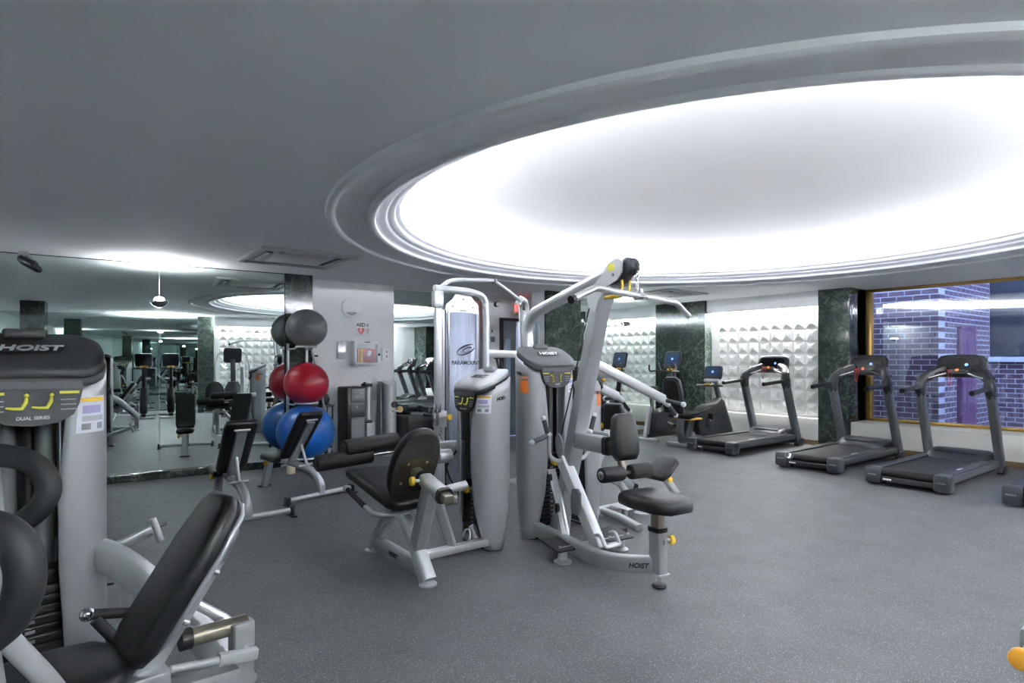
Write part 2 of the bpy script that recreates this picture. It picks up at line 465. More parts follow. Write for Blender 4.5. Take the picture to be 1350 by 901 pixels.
# relief panels of square pyramids in a lit recess, header above, stone ledge below
def relief(name, p0, du, nu, nv, cell, depth, nrm, frame_w):
    m = MB(); p0 = V(p0); du = V(du); nrm = V(nrm); up = V((0, 0, 1))
    for i in range(nu):
        for j in range(nv):
            o = p0 + du*(cell*i) + up*(cell*j); g = cell*.06
            q = [o+du*g+up*g, o+du*(cell-g)+up*g, o+du*(cell-g)+up*(cell-g), o+du*g+up*(cell-g)]
            t_ = .30
            c = o+du*(cell/2)+up*(cell/2)
            top = [c+(p-c)*t_+nrm*depth for p in q]
            bs = [o, o+du*cell, o+du*cell+up*cell, o+up*cell]
            B_ = [m.bm.verts.new(v) for v in bs]; Q_ = [m.bm.verts.new(v) for v in q]; T_ = [m.bm.verts.new(v) for v in top]
            for k in range(4):
                k2 = (k+1) % 4
                m.bm.faces.new((B_[k], B_[k2], Q_[k2], Q_[k])); m.bm.faces.new((Q_[k], Q_[k2], T_[k2], T_[k]))
            m.bm.faces.new(T_)
    W, H_ = nu*cell, nv*cell
    def rect(u0, u1, v0, v1):
        vs = [m.bm.verts.new(p0+du*u+up*v) for u, v in ((u0, v0), (u1, v0), (u1, v1), (u0, v1))]
        m.bm.faces.new(vs)
    f = frame_w
    rect(-f, 0, -.05, H_+.06); rect(W, W+f, -.05, H_+.06); rect(0, W, -.05, 0); rect(0, W, H_, H_+.06)
    o = m.out(name, 'panel', smooth=0); return struct(o)
relief('wall_right', (10.63, 7.06, .50), (0, -1, 0), 9, 9, .222, .05, (-1, 0, 0), .16)
slab('wall_right_header', 10.46, 10.5, 4.955, 7.22, 2.43, CEIL, 'wall')
slab('trim_3', 10.44, 10.72, 4.955, 7.22, 0, .46, 'stone', .01)
slab('baseboard_right', 10.425, 10.44, 4.955, 7.22, 0, .085, 'wood', .004)
struct(MB().box((10.565, 6.09, 2.53), (.03, 2.1, .03)).out('ceiling_slot_lamp', 'slot', smooth=0))
relief('wall_back_panel', (2.37, -1.44, .50), (1, 0, 0), 16, 9, .222, .05, (0, 1, 0), .12)
slab('wall_back_header', 2.24, 6.2, -1.34, -1.3, 2.43, CEIL, 'wall')
slab('trim_4', 2.24, 6.2, -1.52, -1.3, 0, .46, 'stone', .01)
struct(MB().box((4.2, -1.385, 2.53), (3.8, .03, .03)).out('ceiling_slot_lamp', 'slot', smooth=0))
slab('column_marble', 6.2, 6.7, -1.52, -1.28, 0, CEIL, 'marble')

# window with brass frame over a stone sill
slab('trim_5', 10.44, 11.12, -.62, 4.44, 0, .45, 'stone', .012)
slab('baseboard_right', 10.425, 10.44, -.62, 4.44, 0, .085, 'wood', .004)
wf = MB()
for y in (4.395, 1.52, -.575):
    wf.box((11.07, y, 1.575), (.11, .09, 2.25), r=.01)
wf.box((11.07, 1.91, .475), (.11, 5.06, .05), r=.01); wf.box((11.07, 1.91, 2.675), (.11, 5.06, .05), r=.01)
win = struct(wf.out('window_1', 'brass'))
for a, b in ((1.565, 4.35), (-.53, 1.475)):
    MB().box((11.075, (a+b)/2, 1.575), (.012, b-a, 2.15)).out('pane', 'glass', win, smooth=0)
slab('trim_6', 11.02, 11.13, -.62, 4.44, 2.70, 3.0, 'brass')

# alcove door
d = MB()
d.box((6.69, 9.19, 1.15), (.06, .1, 2.3), r=.006); d.box((7.49, 9.19, 1.15), (.06, .1, 2.3), r=.006); d.box((7.09, 9.19, 2.275), (.86, .1, .05), r=.006)
dr = struct(d.out('door_1', 'steel'))
lf = MB().box((7.09, 9.23, 1.13), (.74, .05, 2.24), r=.004).out('door_leaf', plain('blue_grey_door_paint', '#8c99a3', .35), dr)
MB().box((6.87, 9.2, 1.35), (.12, .012, 1.1), r=.003).out('vision_panel', plain('pale_blue_glass', '#b9d3e6', .15), lf)
MB().tube([(7.36, 9.2, 1.02), (7.36, 9.15, 1.02), (7.25, 9.15, 1.02)], .01, .02).out('door_handle', 'chrome', dr)

# the street behind the window
slab('ground_outside', 11.1, 24, -14, 16, -.25, -.12, 'asphalt')
bb = thing('brick_building', 'dark brick building with blue daylight seen through the brass framed window', 'building', (12.0, 3.67, -.12))
def bpart(name, x0, x1, y0, y1, z0, z1, mat):
    return MB().box(((x0+x1)/2-12.0, (y0+y1)/2-3.67, (z0+z1)/2+.12), (x1-x0, y1-y0, z1-z0)).out(name, mat, bb, smooth=0)
bpart('brick_pier', 12.0, 12.3, 3.67, 8.5, -.12, 5, 'brick_y')
bpart('brick_return', 12.02, 14.9, 3.68, 3.95, -.12, 5, 'brick_x')
bpart('rear_wall', 14.9, 15.2, -6, 3.95, -.12, 1.45, 'brick_y')
bpart('dark_opening', 15.0, 15.2, -6, 3.95, 1.55, 5, 'steel')  # dark sheet painted as the shade inside an opening
bpart('ledge', 14.8, 15.2, -6, 3.95, 1.45, 1.55, 'stone')
bpart('painted_door', 12.95, 13.75, 3.60, 3.68, -.12, 2.1, 'purple')
# ------------------------------------------------------------------ fixtures on walls and ceiling
SC_LABEL = ['chrome bowl wall lamp glowing on the long left mirror, looks like a ball', 'chrome bowl wall lamp at the far left end of the mirror, behind the nearest tower',
            'shallow chrome V shaped wall lamp on the far mirror before the relief panels', 'chrome bowl wall lamp on the rear mirror, seen as the second ball in reflection',
            'unseen added chrome bowl wall lamp on the rear wall, brightening walls and ceiling', 'added chrome bowl wall lamp on the rear wall near the window side']
sc0 = None
for k, (x, y) in enumerate(SCONCES):
    rz = 180 if y < 5 else 0 if x > 5 else -3.2
    wallf = 7.85 if x > 5 and y > 5 else -1.5 if y < 5 else 8.50+(2.43-x)*math.tan(math.radians(3.2))
    if sc0 is None:
        sc0 = thing('wall_sconce', SC_LABEL[0], 'wall lamp', (x, wallf, 2.235), rz, 'chrome uplight wall lamps')
        # half bowl whose flat back leans on the mirror
        m = MB(); R, H_ = .105, .085; rows = []
        for a, ri in ((1., 1.), (.96, .95)):
            pr = [(1., 0), (.97, -.18), (.86, -.45), (.62, -.75), (.3, -.95), (.02, -1.)] if ri == 1. else [(.03, -.96), (.3, -.9), (.6, -.7), (.82, -.42), (.93, -.16), (.95, 0)]
            for r, z in pr:
                rows.append([(R*r*math.cos(PI+PI*j/18), -.004+R*r*math.sin(PI+PI*j/18), H_*z) for j in range(19)])
        m.grid(rows); m.out('bowl', 'chrome', sc0)
        MB().box((0, -.006, -.02), (.15, .012, .06), r=.004).out('back_plate', 'chrome', sc0)
        MB().lathe([(0, -.02), (.05, -.01), (.058, .01), (.05, .03), (.03, .042), (0, .046)], (0, -.062, 0), 20).out('globe', 'bulb', sc0)
    else:
        dup(sc0, (x, wallf, 2.235), rz, SC_LABEL[k])

def cassette(loc, label):
    t = thing('air_conditioner', label, 'air conditioner', loc, 0, 'ceiling cassette air conditioners')
    S = 1.04
    m = MB()
    m.sweep([(S/2*x, S/2*y, -.012) for x, y in ((-1, -1), (1, -1), (1, 1), (-1, 1))], [(-.055, .012), (-.055, -.004), (-.03, -.016), (.03, -.016), (.045, -.006), (.045, .012)], (0, 0, 1), closed=True)
    m.out('frame', 'lightgrey', t, 30)
    MB().box((0, 0, -.016), (.62, .62, .022), r=.008).out('intake_panel', 'lightgrey', t)
    MB().box((0, 0, -.003), (.98, .98, .006)).out('backing', plain('cassette_grey', '#9da0a3', .5), t, 0)
    for k in range(4):
        a = k*PI/2; c, s_ = math.cos(a), math.sin(a)
        v = MB().box((.395*c, .395*s_, -.009), (.07 if k % 2 == 0 else .56, .07 if k % 2 else .56, .012)).out('outlet_slot', 'black', t, 0)
        MB().box((.405*c, .405*s_, -.021), (.045 if k % 2 == 0 else .55, .045 if k % 2 else .55, .004), rot=(0 if k % 2 == 0 else 14*s_, -14*c if k % 2 == 0 else 0, 0)).out('louvre', 'lightgrey', v, 0)
    return t
cassette((2.2, 7.11, CEIL), 'square ceiling air conditioner in front of the marble pilaster with the balls')
cassette((8.72, 6.92, CEIL), 'square ceiling air conditioner near the far corner behind the pulldown bar')

t = thing('security_camera', 'small dark security camera on a bracket at the top of the left mirror', 'camera', (-.37, 8.55, CEIL))
MB().cyl((0, 0, 0), (0, 0, -.03), .05, n=18).out('mount', 'lightgrey', t)
MB().tube([(0, 0, -.02), (0, 0, -.07), (.05, -.04, -.1)], .014, .03).out('bracket', 'lightgrey', t)
b_ = MB().cyl((-.03, .03, -.07), (.1, -.12, -.15), .042, n=18, bev=.01).out('body', 'steel', t)
MB().cyl((.085, -.1, -.141), (.108, -.131, -.155), .03, n=16).out('lens', 'black', b_)

FY = 8.85                                                 # face of the white pillar
t = thing('wall_speaker', 'round white disc speaker high on the white pillar', 'speaker', (3.55, FY, 2.305))
Rf = rot3(90, 0, 0)
MB().lathe([(.0, 0), (.155, 0), (.16, .01), (.158, .03), (.145, .04), (.14, .037), (.0, .043)], (0, 0, 0), 36, Rf).out('disc', 'white', t)
MB().prism([(.105*math.cos(a), .105*math.sin(a)-.02) for a in [PI*(1.17+.66*k/12) for k in range(13)]], .003, place((0, -.0405, 0), 90, 0, 0)).out('slot', 'greyprint', t)
t = thing('aed_sign', 'white AED sign with a red heart above the wall cabinet', 'sign', (3.742, FY, 1.98))
MB().box((0, -.004, 0), (.225, .008, .2), r=.003).out('plate', 'white', t)
MB().text('AED', .078, place((-.03, -.008, .06), 90, 0, 0), .001, 0, .0045).out('lettering', 'black', t, 0)
MB().box((.082, -.009, .06), (.034, .002, .05)).out('small_print', 'greyprint', t, 0)
hp = [(.062*(16*math.sin(a)**3)/16, .062*(13*math.cos(a)-5*math.cos(2*a)-2*math.cos(3*a)-math.cos(4*a))/16) for a in [2*PI*k/40 for k in range(40)]]
MB().prism(list(reversed(hp)), .002, place((-.03, -.008, -.03), 90, 0, 0)).out('heart', 'red', t, 0)
MB().prism([(-.012, .03), (.016, .03), (.003, .006), (.02, .006), (-.014, -.035), (-.004, -.004), (-.02, -.004)], .002, place((-.03, -.0102, -.03), 90, 0, 0)).out('bolt_mark', 'white', t, 0)
MB().sweep([(.082+.016*math.cos(2*PI*k/16), -.009, -.03+.032*math.sin(2*PI*k/16)) for k in range(16)], circ(.004, 6), (0, 1, 0), closed=True).out('person_mark', 'red', t)

t = thing('wall_mounted_cabinet', 'white wall cabinet with a glass door holding a red and yellow defibrillator', 'cabinet', (3.755, FY, 1.595))
c_ = MB(); w_, h_, dp = .42, .37, .15
c_.box((0, -.006, 0), (w_, .012, h_)); c_.box((-w_/2+.006, -dp/2, 0), (.012, dp, h_)); c_.box((w_/2-.006, -dp/2, 0), (.012, dp, h_)); c_.box((0, -dp/2, h_/2-.006), (w_, dp, .012)); c_.box((0, -dp/2, -h_/2+.006), (w_, dp, .012))
c_.out('case', 'white', t, 0)
m = MB()
m.sweep([(x*.187, -dp-.006, z*.162) for x, z in ((-1, -1), (1, -1), (1, 1), (-1, 1))], rr(.055, .014, .004, 2), (0, 1, 0), closed=True)
dd = m.out('door', 'white', t)
MB().box((0, -dp-.004, 0), (.34, .004, .29)).out('glass', 'pane', dd, 0)
MB().box((.19, -dp-.018, -.02), (.03, .018, .04), r=.004).out('latch', 'black', dd)
MB().box((0, -dp-.002, .172), (.09, .03, .014), r=.004).out('alarm_strip', 'black', t)
t = thing('defibrillator', 'red defibrillator bag with a yellow strip inside the wall cabinet', 'defibrillator', (3.755, FY-.03, 1.423))
MB().box((0, -.055, .13), (.31, .07, .24), r=.02).out('bag', 'red', t)
MB().box((-.085, -.094, .13), (.05, .008, .225), r=.003).out('yellow_strip', 'yellow', t)
MB().box((.045, -.094, .17), (.06, .008, .09), rot=(0, 18, 0), r=.003).out('tag', 'white', t)
MB().box((-.13, -.093, .13), (.03, .006, .21), r=.002).out('side_strap', 'orange', t)

t = thing('steel_wall_plate', 'brushed steel plate on the white pillar left of the AED cabinet', 'wall plate', (3.40, FY, 1.64))
MB().box((0, -.012, 0), (.14, .024, .26), r=.006).out('plate', plain('brushed_plate', '#bdbfc2', .3, .7, noise=.15, nscale=14), t)
for z in (-.11, .11): MB().cyl((0, -.024, z), (0, -.028, z), .006, n=10).out('screw', 'chrome', t)
t = thing('wall_switch', 'small white switch box on the white pillar right of the AED cabinet', 'switch', (4.12, FY, 1.58))
MB().box((0, -.02, 0), (.115, .04, .21), r=.008).out('box', 'white', t)
for z in (-.035, .04): MB().box((.015, -.042, z), (.022, .008, .03), r=.003).out('button', 'grey', t)

t = thing('exit_sign', 'red glowing EXIT sign under the ceiling before the far door', 'sign', (6.97, 8.98, CEIL), 8)
MB().cyl((0, 0, 0), (0, 0, -.10), .012, n=10).out('stem', 'lightgrey', t)
e_ = MB().box((0, 0, -.22), (.34, .06, .24), r=.006).out('case', plain('beige_metal', '#cdbfae', .4), t)
MB().box((0, -.031, -.22), (.30, .004, .2)).out('face', plain('pale_sign_face', '#e9c8c4', .5), e_, 0)
MB().text('EXIT', .155, place((0, -.033, -.22), 90, 0, 0), .001, 0, .006).out('lettering', 'exitglow', e_, 0)
t = thing('emergency_spotlight', 'small dark round emergency lamp on the alcove wall beside the exit sign', 'lamp', (6.56, 9.19, 2.55))
MB().cyl((0, 0, 0), (0, -.08, 0), .05, n=18, bev=.01).out('housing', 'steel', t)
MB().cyl((.0, -.08, 0), (.0, -.09, 0), .038, n=18).out('lens', 'white', t)
t = thing('thermostat', 'small dark framed notice on the alcove wall below a black socket', 'notice', (6.5, 9.2, 1.88))
MB().box((0, -.008, 0), (.1, .016, .1), r=.004).out('frame', 'grey', t)
t = thing('wall_socket', 'small black and white wall socket on the alcove wall above the notice', 'socket', (6.48, 9.2, 2.04))
MB().box((0, -.006, 0), (.08, .012, .12), r=.004).out('plate', 'white', t)
MB().box((0, -.014, 0), (.03, .006, .05), r=.002).out('insert', 'black', t)
t = thing('wall_panel', 'narrow grey vertical panel on the white end wall beside the marble', 'panel', (6.69, 8.08, 1.97))
MB().box((-.012, 0, 0), (.024, .12, .44), r=.006).out('frame', 'lightgrey', t)
MB().box((-.026, 0, 0), (.006, .08, .40), r=.002).out('inlay', plain('grey_blue_inlay', '#9fb0ba', .25), t)

# ------------------------------------------------------------------ corner with balls, cooler and dispensers
def swiss(x, y, z, r, mat, label):
    o = MB()
    pr = []
    for k in range(29):
        a = PI*k/28; z_ = -math.cos(a); rr_ = math.sin(a)
        g = .006*math.cos(26*a) if .15 < k/28 < .85 else 0
        pr.append((r*(rr_+g*rr_), r*z_*.97))
    o.lathe(pr, (0, 0, 0), 44)
    o = o.out('exercise_ball', mat); o.location = (x, y, z)
    return tag(o, label, 'exercise ball', 'exercise balls on the rack')
BALLS = ((2.607, 8.05, 1.917, .270, .13), (2.602, 8.05, 1.172, .294, .15), (2.592, 8.036, .52, .378, .17))
for (x, y, z, r, rg), mt, lb in zip(BALLS, ('ball_grey', 'ball_red', 'ball_blue'), ('grey exercise ball at the top of the ball rack', 'red exercise ball in the middle of the ball rack', 'large blue exercise ball at the bottom of the ball rack')):
    swiss(x, y, z, r, mt, lb)
t = thing('ball_rack', 'white tubular stand holding three stacked exercise balls against the marble pilaster', 'ball rack', (2.602, 8.10, 0))
for s_ in (-1, 1): MB().bar((s_*.13, .34, .02), (s_*.13, .34, 1.72), .035, .035).out('post', 'bright', t)
MB().tube([(-.22, .34, .02), (.40, .34, .02)], .02).out('base_bar', 'bright', t)
for bx, by, bz, br, r in BALLS:
    z = bz-math.sqrt((br*.985+.013)**2-r*r); oy = by-8.10
    m = MB(); m.sweep([(r*math.cos(2*PI*k/28), oy+r*math.sin(2*PI*k/28), z) for k in range(28)], circ(.013, 8), (0, 0, 1), closed=True)
    for s_ in (-1, 1): m.tube([(s_*.125, .33, z-.03), (s_*.125, .07, z-.03), (s_*r*.8, oy+.05, z)], .012, .04)
    m.out('ring', 'bright', t)
MB().bar((.20, .34, 1.66), (.45, .05, .02), .03, .03).out('side_leg', 'lightgrey', t)
for s_ in (-1, 1):
    MB().cyl((.13*s_+.06, .34, 1.55), (.13*s_+.16, .34, 1.55), .012, n=8).out('peg', 'black', t)
def kettle(loc, label, s=1.):
    t = thing('kettlebell', label, 'kettlebell', loc, 20, 'black kettlebells')
    MB().lathe([(.0, 0), (.06*s, 0), (.085*s, .03*s), (.095*s, .08*s), (.08*s, .135*s), (.045*s, .17*s), (0, .178*s)], (0, 0, 0), 22).out('bell', 'black', t)
    MB().tube([(-.045*s, 0, .15*s), (-.075*s, 0, .22*s), (-.05*s, 0, .265*s), (.05*s, 0, .265*s), (.075*s, 0, .22*s), (.045*s, 0, .15*s)], .015*s, .04*s).out('handle', 'black', t)
kettle((2.97, 8.21, .0), 'black kettlebell on the floor under the blue ball')
kettle((2.96, 8.42, .845), 'black kettlebell on a small shelf behind the red ball')
t = thing('corner_shelf', 'small dark shelf stand between the ball rack and the water cooler', 'shelf', (2.97, 8.45, 0))
MB().box((0, 0, .83), (.24, .28, .028), r=.006).out('shelf_board', 'black', t)
for s_ in (-1, 1):
    for q in (-1, 1): MB().bar((.1*s_, .11*q, 0), (.1*s_, .11*q, .82), .018, .018, r=.003).out('leg', 'steel', t)
t = thing('cleaning_bottle', 'small cream plastic bottle on the floor under the blue ball', 'bottle', (2.36, 7.92, 0))
MB().lathe([(0, 0), (.05, 0), (.055, .01), (.055, .10), (.045, .13), (.02, .145), (.02, .16), (0, .16)], (0, 0, 0), 20).out('body', 'cream', t)
MB().cyl((0, 0, .16), (0, 0, .185), .022, n=14).out('cap', 'white', t)

t = thing('water_cooler', 'tall black water cooler with grey panels against the white pillar', 'water cooler', (3.48, 8.45, 0))
MB().box((0, .19, .545), (.315, .36, 1.08), r=.02).out('body', 'black', t)
MB().box((0, .004, .55), (.29, .02, 1.04), r=.008).out('front', plain('satin_black', '#17181a', .3), t)
MB().box((.015, -.01, .955), (.205, .02, .21), r=.006).out('control_panel', 'grey', t)
for k in range(3): MB().box((-.03+.045*k, -.022, .985), (.03, .006, .03), r=.002).out('button', 'lightgrey', t)
MB().box((.01, -.008, .73), (.22, .018, .2), r=.01).out('dispensing_bay', 'steel', t)
MB().cyl((-.02, -.02, .79), (-.02, -.05, .79), .018, n=14).out('tap', 'white', t)
MB().box((.01, -.02, .62), (.22, .05, .02), r=.004).out('drip_tray', 'grey', t)
MB().box((.015, -.009, .40), (.21, .018, .42), r=.008).out('lower_panel', 'grey', t)
t = thing('cup_dispenser', 'upright black and clear cup tube on the pillar beside the water cooler', 'cup dispenser', (3.765, 8.66, 0))
MB().bar((0, .18, .52), (0, .18, 1.14), .09, .02).out('wall_bracket', 'black', t)
MB().cyl((.012, .06, .54), (.012, .06, 1.12), .034, n=18).out('cups', 'white', t)
m = MB()
for z in (.53, 1.10): m.box((0, .08, z), (.11, .19, .045), r=.01)
m.box((-.045, .08, .82), (.02, .12, .6), r=.006)
m.out('holder', 'black', t)
t = thing('grey_pedestal', 'low pale grey panel standing between the water cooler and the silver stand', 'pedestal', (3.80, 8.66, 0))
MB().box((0, .08, .255), (.15, .2, .51), r=.008).out('body', 'lightgrey', t)
t = thing('wipes_dispenser', 'tall silver wipes stand with a round opening beside the white pillar edge', 'wipes stand', (4.03, 8.4, 0))
m = MB(); rows = []
for z, k in ((0, 1), (.86, 1), (.88, 1), (1.0, 1.), (1.10, 1.)):
    row = []
    for j in range(13):
        a = PI+PI*j/12
        row.append((.115*math.cos(a), .0+.115*math.sin(a)*.9+.1, z + (.055*(1-math.sin(a-PI)) if z == 1.10 else 0)))
    row += [(.115, .28, z+(.055 if z == 1.10 else 0)), (-.115, .28, z+(.055 if z == 1.10 else 0))]
    rows.append(row)
m.grid(rows, close_u=True); m.bm.faces.new([v for v in list(m.bm.verts)[-15:]])
bd = m.out('shell', 'bright', t, 50)
MB().box((-.122, .20, .56), (.012, .17, 1.1), r=.004).out('side_panel', 'lightgrey', t)
MB().lathe([(0, 0), (.052, 0), (.052, .012), (.042, .014), (.04, .003), (0, .003)], (.035, -.002, .80), 24, rot3(90, 0, 0)).out('opening', 'black', t)
MB().box((.035, -.03, .70), (.09, .07, .02), r=.006).out('tray', 'silver', t)
MB().cyl((.13, -.02, .72), (.13, .02, .72), .05, n=20).out('roll', 'skin_wood', t)
t = thing('waste_bin', 'black square bin with a loose black liner below the recess mirror', 'bin', (4.62, 8.72, 0))
m = MB(); rows = []
for sx, z in ((.82, 0), (.84, .02), (1., .52), (1.02, .54), (.96, .54), (.8, .05)):
    rows.append([(x*sx, y*sx, z) for x, y in rr(.56, .44, .05, 3)])
m.grid(rows, close_u=True); m.bm.faces.new(list(reversed(list(m.bm.verts)[:16])))
m.out('body', 'black', t)
m = MB(); rows = []
ol = rr(.575, .455, .05, 6); random.seed(3)
wob = [random.uniform(-.012, .022) for _ in ol]
for dz, k in ((.50, 1.005), (.55, 1.0), (.57, .97), (.54, .93)):
    rows.append([(x*k, y*k, dz+(wob[i] if dz > .51 else 0)) for i, (x, y) in enumerate(ol)])
m.grid(rows, close_u=True); m.out('liner', 'foam', t)
# ------------------------------------------------------------------ treadmills
def treadmill(label, loc, rz):
    t = thing('treadmill', label, 'treadmill', loc, rz, 'treadmills facing the window wall')
    for s_ in (-1, 1):
        m = MB().box((s_*.365, 1.0, .155), (.11, 1.75, .085), r=.014)
        m.out('side_rail', 'tmgrey', t)
        MB().box((s_*.345, .88, .203), (.13, 1.5, .014), r=.005).out('foot_rail', 'tmdark', t)
        e = MB().box((s_*.35, .06, .12), (.165, .17, .19), r=.028).out('end_cap', 'tmmid', t)
        MB().box((s_*.35, -.027, .13), (.09, .006, .018), r=.002).out('cap_badge', 'grey', e)
    MB().box((0, .03, .085), (.54, .03, .06), r=.006).out('rear_plate', 'tmdark', t)
    MB().box((-.2, .013, .085), (.09, .006, .02), r=.002).out('rear_badge', 'white', t)
    MB().cyl((-.28, .075, .158), (.28, .075, .158), .048, n=20).out('rear_roller', 'belt', t)
    b = MB().box((0, .85, .18), (.55, 1.58, .03), r=.004).out('belt', 'belt', t)
    MB().prism([(-.014, -.08), (.016, -.08), (.016, .02), (.010, .05), (.016, .09), (-.012, .09), (-.006, .05), (-.014, .02)], .001, place((.325, .66, .2105), 0, 0, 0)).out('rail_mark', 'paper', t, 0)
    MB().box((0, 1.05, .115), (.62, 1.6, .09)).out('under_frame', 'tmdark', t, 0)
    # hood over the motor
    m = MB(); rows = []
    for y, z, w_ in ((1.56, .19, .60), (1.58, .215, .60), (1.66, .275, .64), (1.78, .305, .67), (1.95, .30, .69), (2.06, .27, .69), (2.1, .2, .67), (2.1, .06, .66)):
        rows.append([(-w_/2, y, .05), (-w_/2, y, z-.05 if z > .1 else z), (-w_/2+.02, y, z-.015), (-w_/2+.06, y, z), (0, y, z+.006), (w_/2-.06, y, z), (w_/2-.02, y, z-.015), (w_/2, y, z-.05 if z > .1 else z), (w_/2, y, .05)])
    m.grid(rows); h = m.out('motor_hood', 'tmmid', t, 50)
    MB().box((0, 1.68, .287), (.46, .1, .012), rot=(16, 0, 0), r=.005).out('hood_step', 'tmdark', h)
    for s_ in (-1, 1):
        MB().path([(s_*.395, 2.02, .0), (s_*.395, 1.98, .12), (s_*.385, 1.60, 1.10)], .085, .15, (0, 1, 0), .02, 0).out('upright', 'tmgrey', t)
        MB().box((s_*.40, 2.03, .06), (.09, .2, .12), r=.02).out('upright_foot', 'tmdark', t)
        # charcoal elbow, hand rail and arm up to the console
        m = MB()
        m.path([(s_*.385, 1.64, 1.02), (s_*.385, 1.595, 1.12), (s_*.37, 1.63, 1.22), (s_*.30, 1.76, 1.32)], .095, .165, (0, 1, .3), .035, .07, [1., 1.12, 1.15, 1.05, .95, .85])
        m.out('elbow', 'tmdark', t, 60)
        m = MB().path([(s_*.385, 1.62, 1.13), (s_*.38, 1.5, 1.125), (s_*.375, 1.3, 1.115), (s_*.37, .93, 1.09)], .062, .066, (0, 0, 1), .03, .05)
        m.out('hand_rail', 'black', t, 60)
        MB().tube([(s_*.32, 1.66, 1.24), (s_*.12, 1.72, 1.31)], .017).out('pulse_grip', 'chrome', t)
        MB().path([(s_*.36, 1.66, 1.23), (s_*.27, 1.77, 1.33), (s_*.16, 1.84, 1.38)], .11, .10, (0, 0, 1), .02, .06).out('console_arm', 'tmdark', t, 60)
    MB().path([(-.30, 1.76, 1.285), (0, 1.80, 1.32), (.30, 1.76, 1.285)], .12, .06, (0, 0, 1), .018, .2).out('cross_bar', 'tmdark', t, 60)
    out = [(-.25, -.16), (.25, -.16), (.29, -.06), (.275, .09), (.235, .14), (.12, .155), (0, .158), (-.12, .155), (-.235, .14), (-.275, .09), (-.29, -.06)]
    c = MB().pad(out, .07, frame((0, 1.93, 1.40), (1, 0, 0), (0, .36, 1)), .02).out('console', 'tmdark', t, 60)
    # its face looks back along -y
    F = frame((0, 1.848, 1.415), (1, 0, 0), (0, .36, 1))
    sc = [(-.205, -.085), (.205, -.085), (.22, -.03), (.215, .08), (.19, .11), (-.19, .11), (-.215, .08), (-.22, -.03)]
    MB().prism(sc, .014, F).out('screen', 'screen', c, 0)
    MB().prism(circ(.02, 20), .003, F @ Matrix.Translation((.07, .01, .0145))).out('screen_logo', 'screen_dot', c, 0)
    MB().box((0, 1.77, 1.345), (.2, .06, .03), rot=(-20, 0, 0), r=.01).out('key_tray', 'tmmid', t)
    MB().cyl((.0, 1.735, 1.355), (.0, 1.72, 1.36), .022, n=14).out('stop_button', 'orange', t)
    MB().box((-.09, 1.735, 1.35), (.05, .02, .025), r=.006).out('safety_key', 'red', t)
    MB().tube([(-.09, 1.725, 1.345), (-.10, 1.70, 1.24), (-.085, 1.70, 1.13), (-.07, 1.71, 1.22), (-.05, 1.73, 1.335)], .004, .05, 6).out('safety_cord', 'red', t)
    for s_ in (-1, 1): MB().cyl((s_*.3, .2, 0), (s_*.3, .2, .07), .025, n=12).out('foot', 'black', t)
    return t
TM = [((8.19, 5.59, 0), -90, 'treadmill farthest from the camera, in front of the white relief panels'),
      ((7.93, 3.93, 0), -90, 'treadmill in front of the green marble column with a red cord'),
      ((7.70, 2.675, 0), -90, 'treadmill shown whole in the middle of the window'),
      ((7.63, 1.36, 0), -90, 'treadmill cut off by the right edge of the photo'),
      ((7.62, .1, 0), -90, 'treadmill outside the right edge, seen only in the recess mirror')]
t0 = treadmill(TM[0][2], TM[0][0], TM[0][1])
tms = [dup(t0, loc, rz, lab) for loc, rz, lab in TM[1:]]
ns = MB().prism(circ(.055, 24), .004, place((-.24, .018, .165), 55, 0, 0)).out('number_sticker', 'black', tms[0], 0)
MB().text('3', .10, place((-.24, .016, .168), 55, 0, 0) @ Matrix.Translation((0, 0, .004)), .001, 0, .005).out('number', 'white', ns, 0)

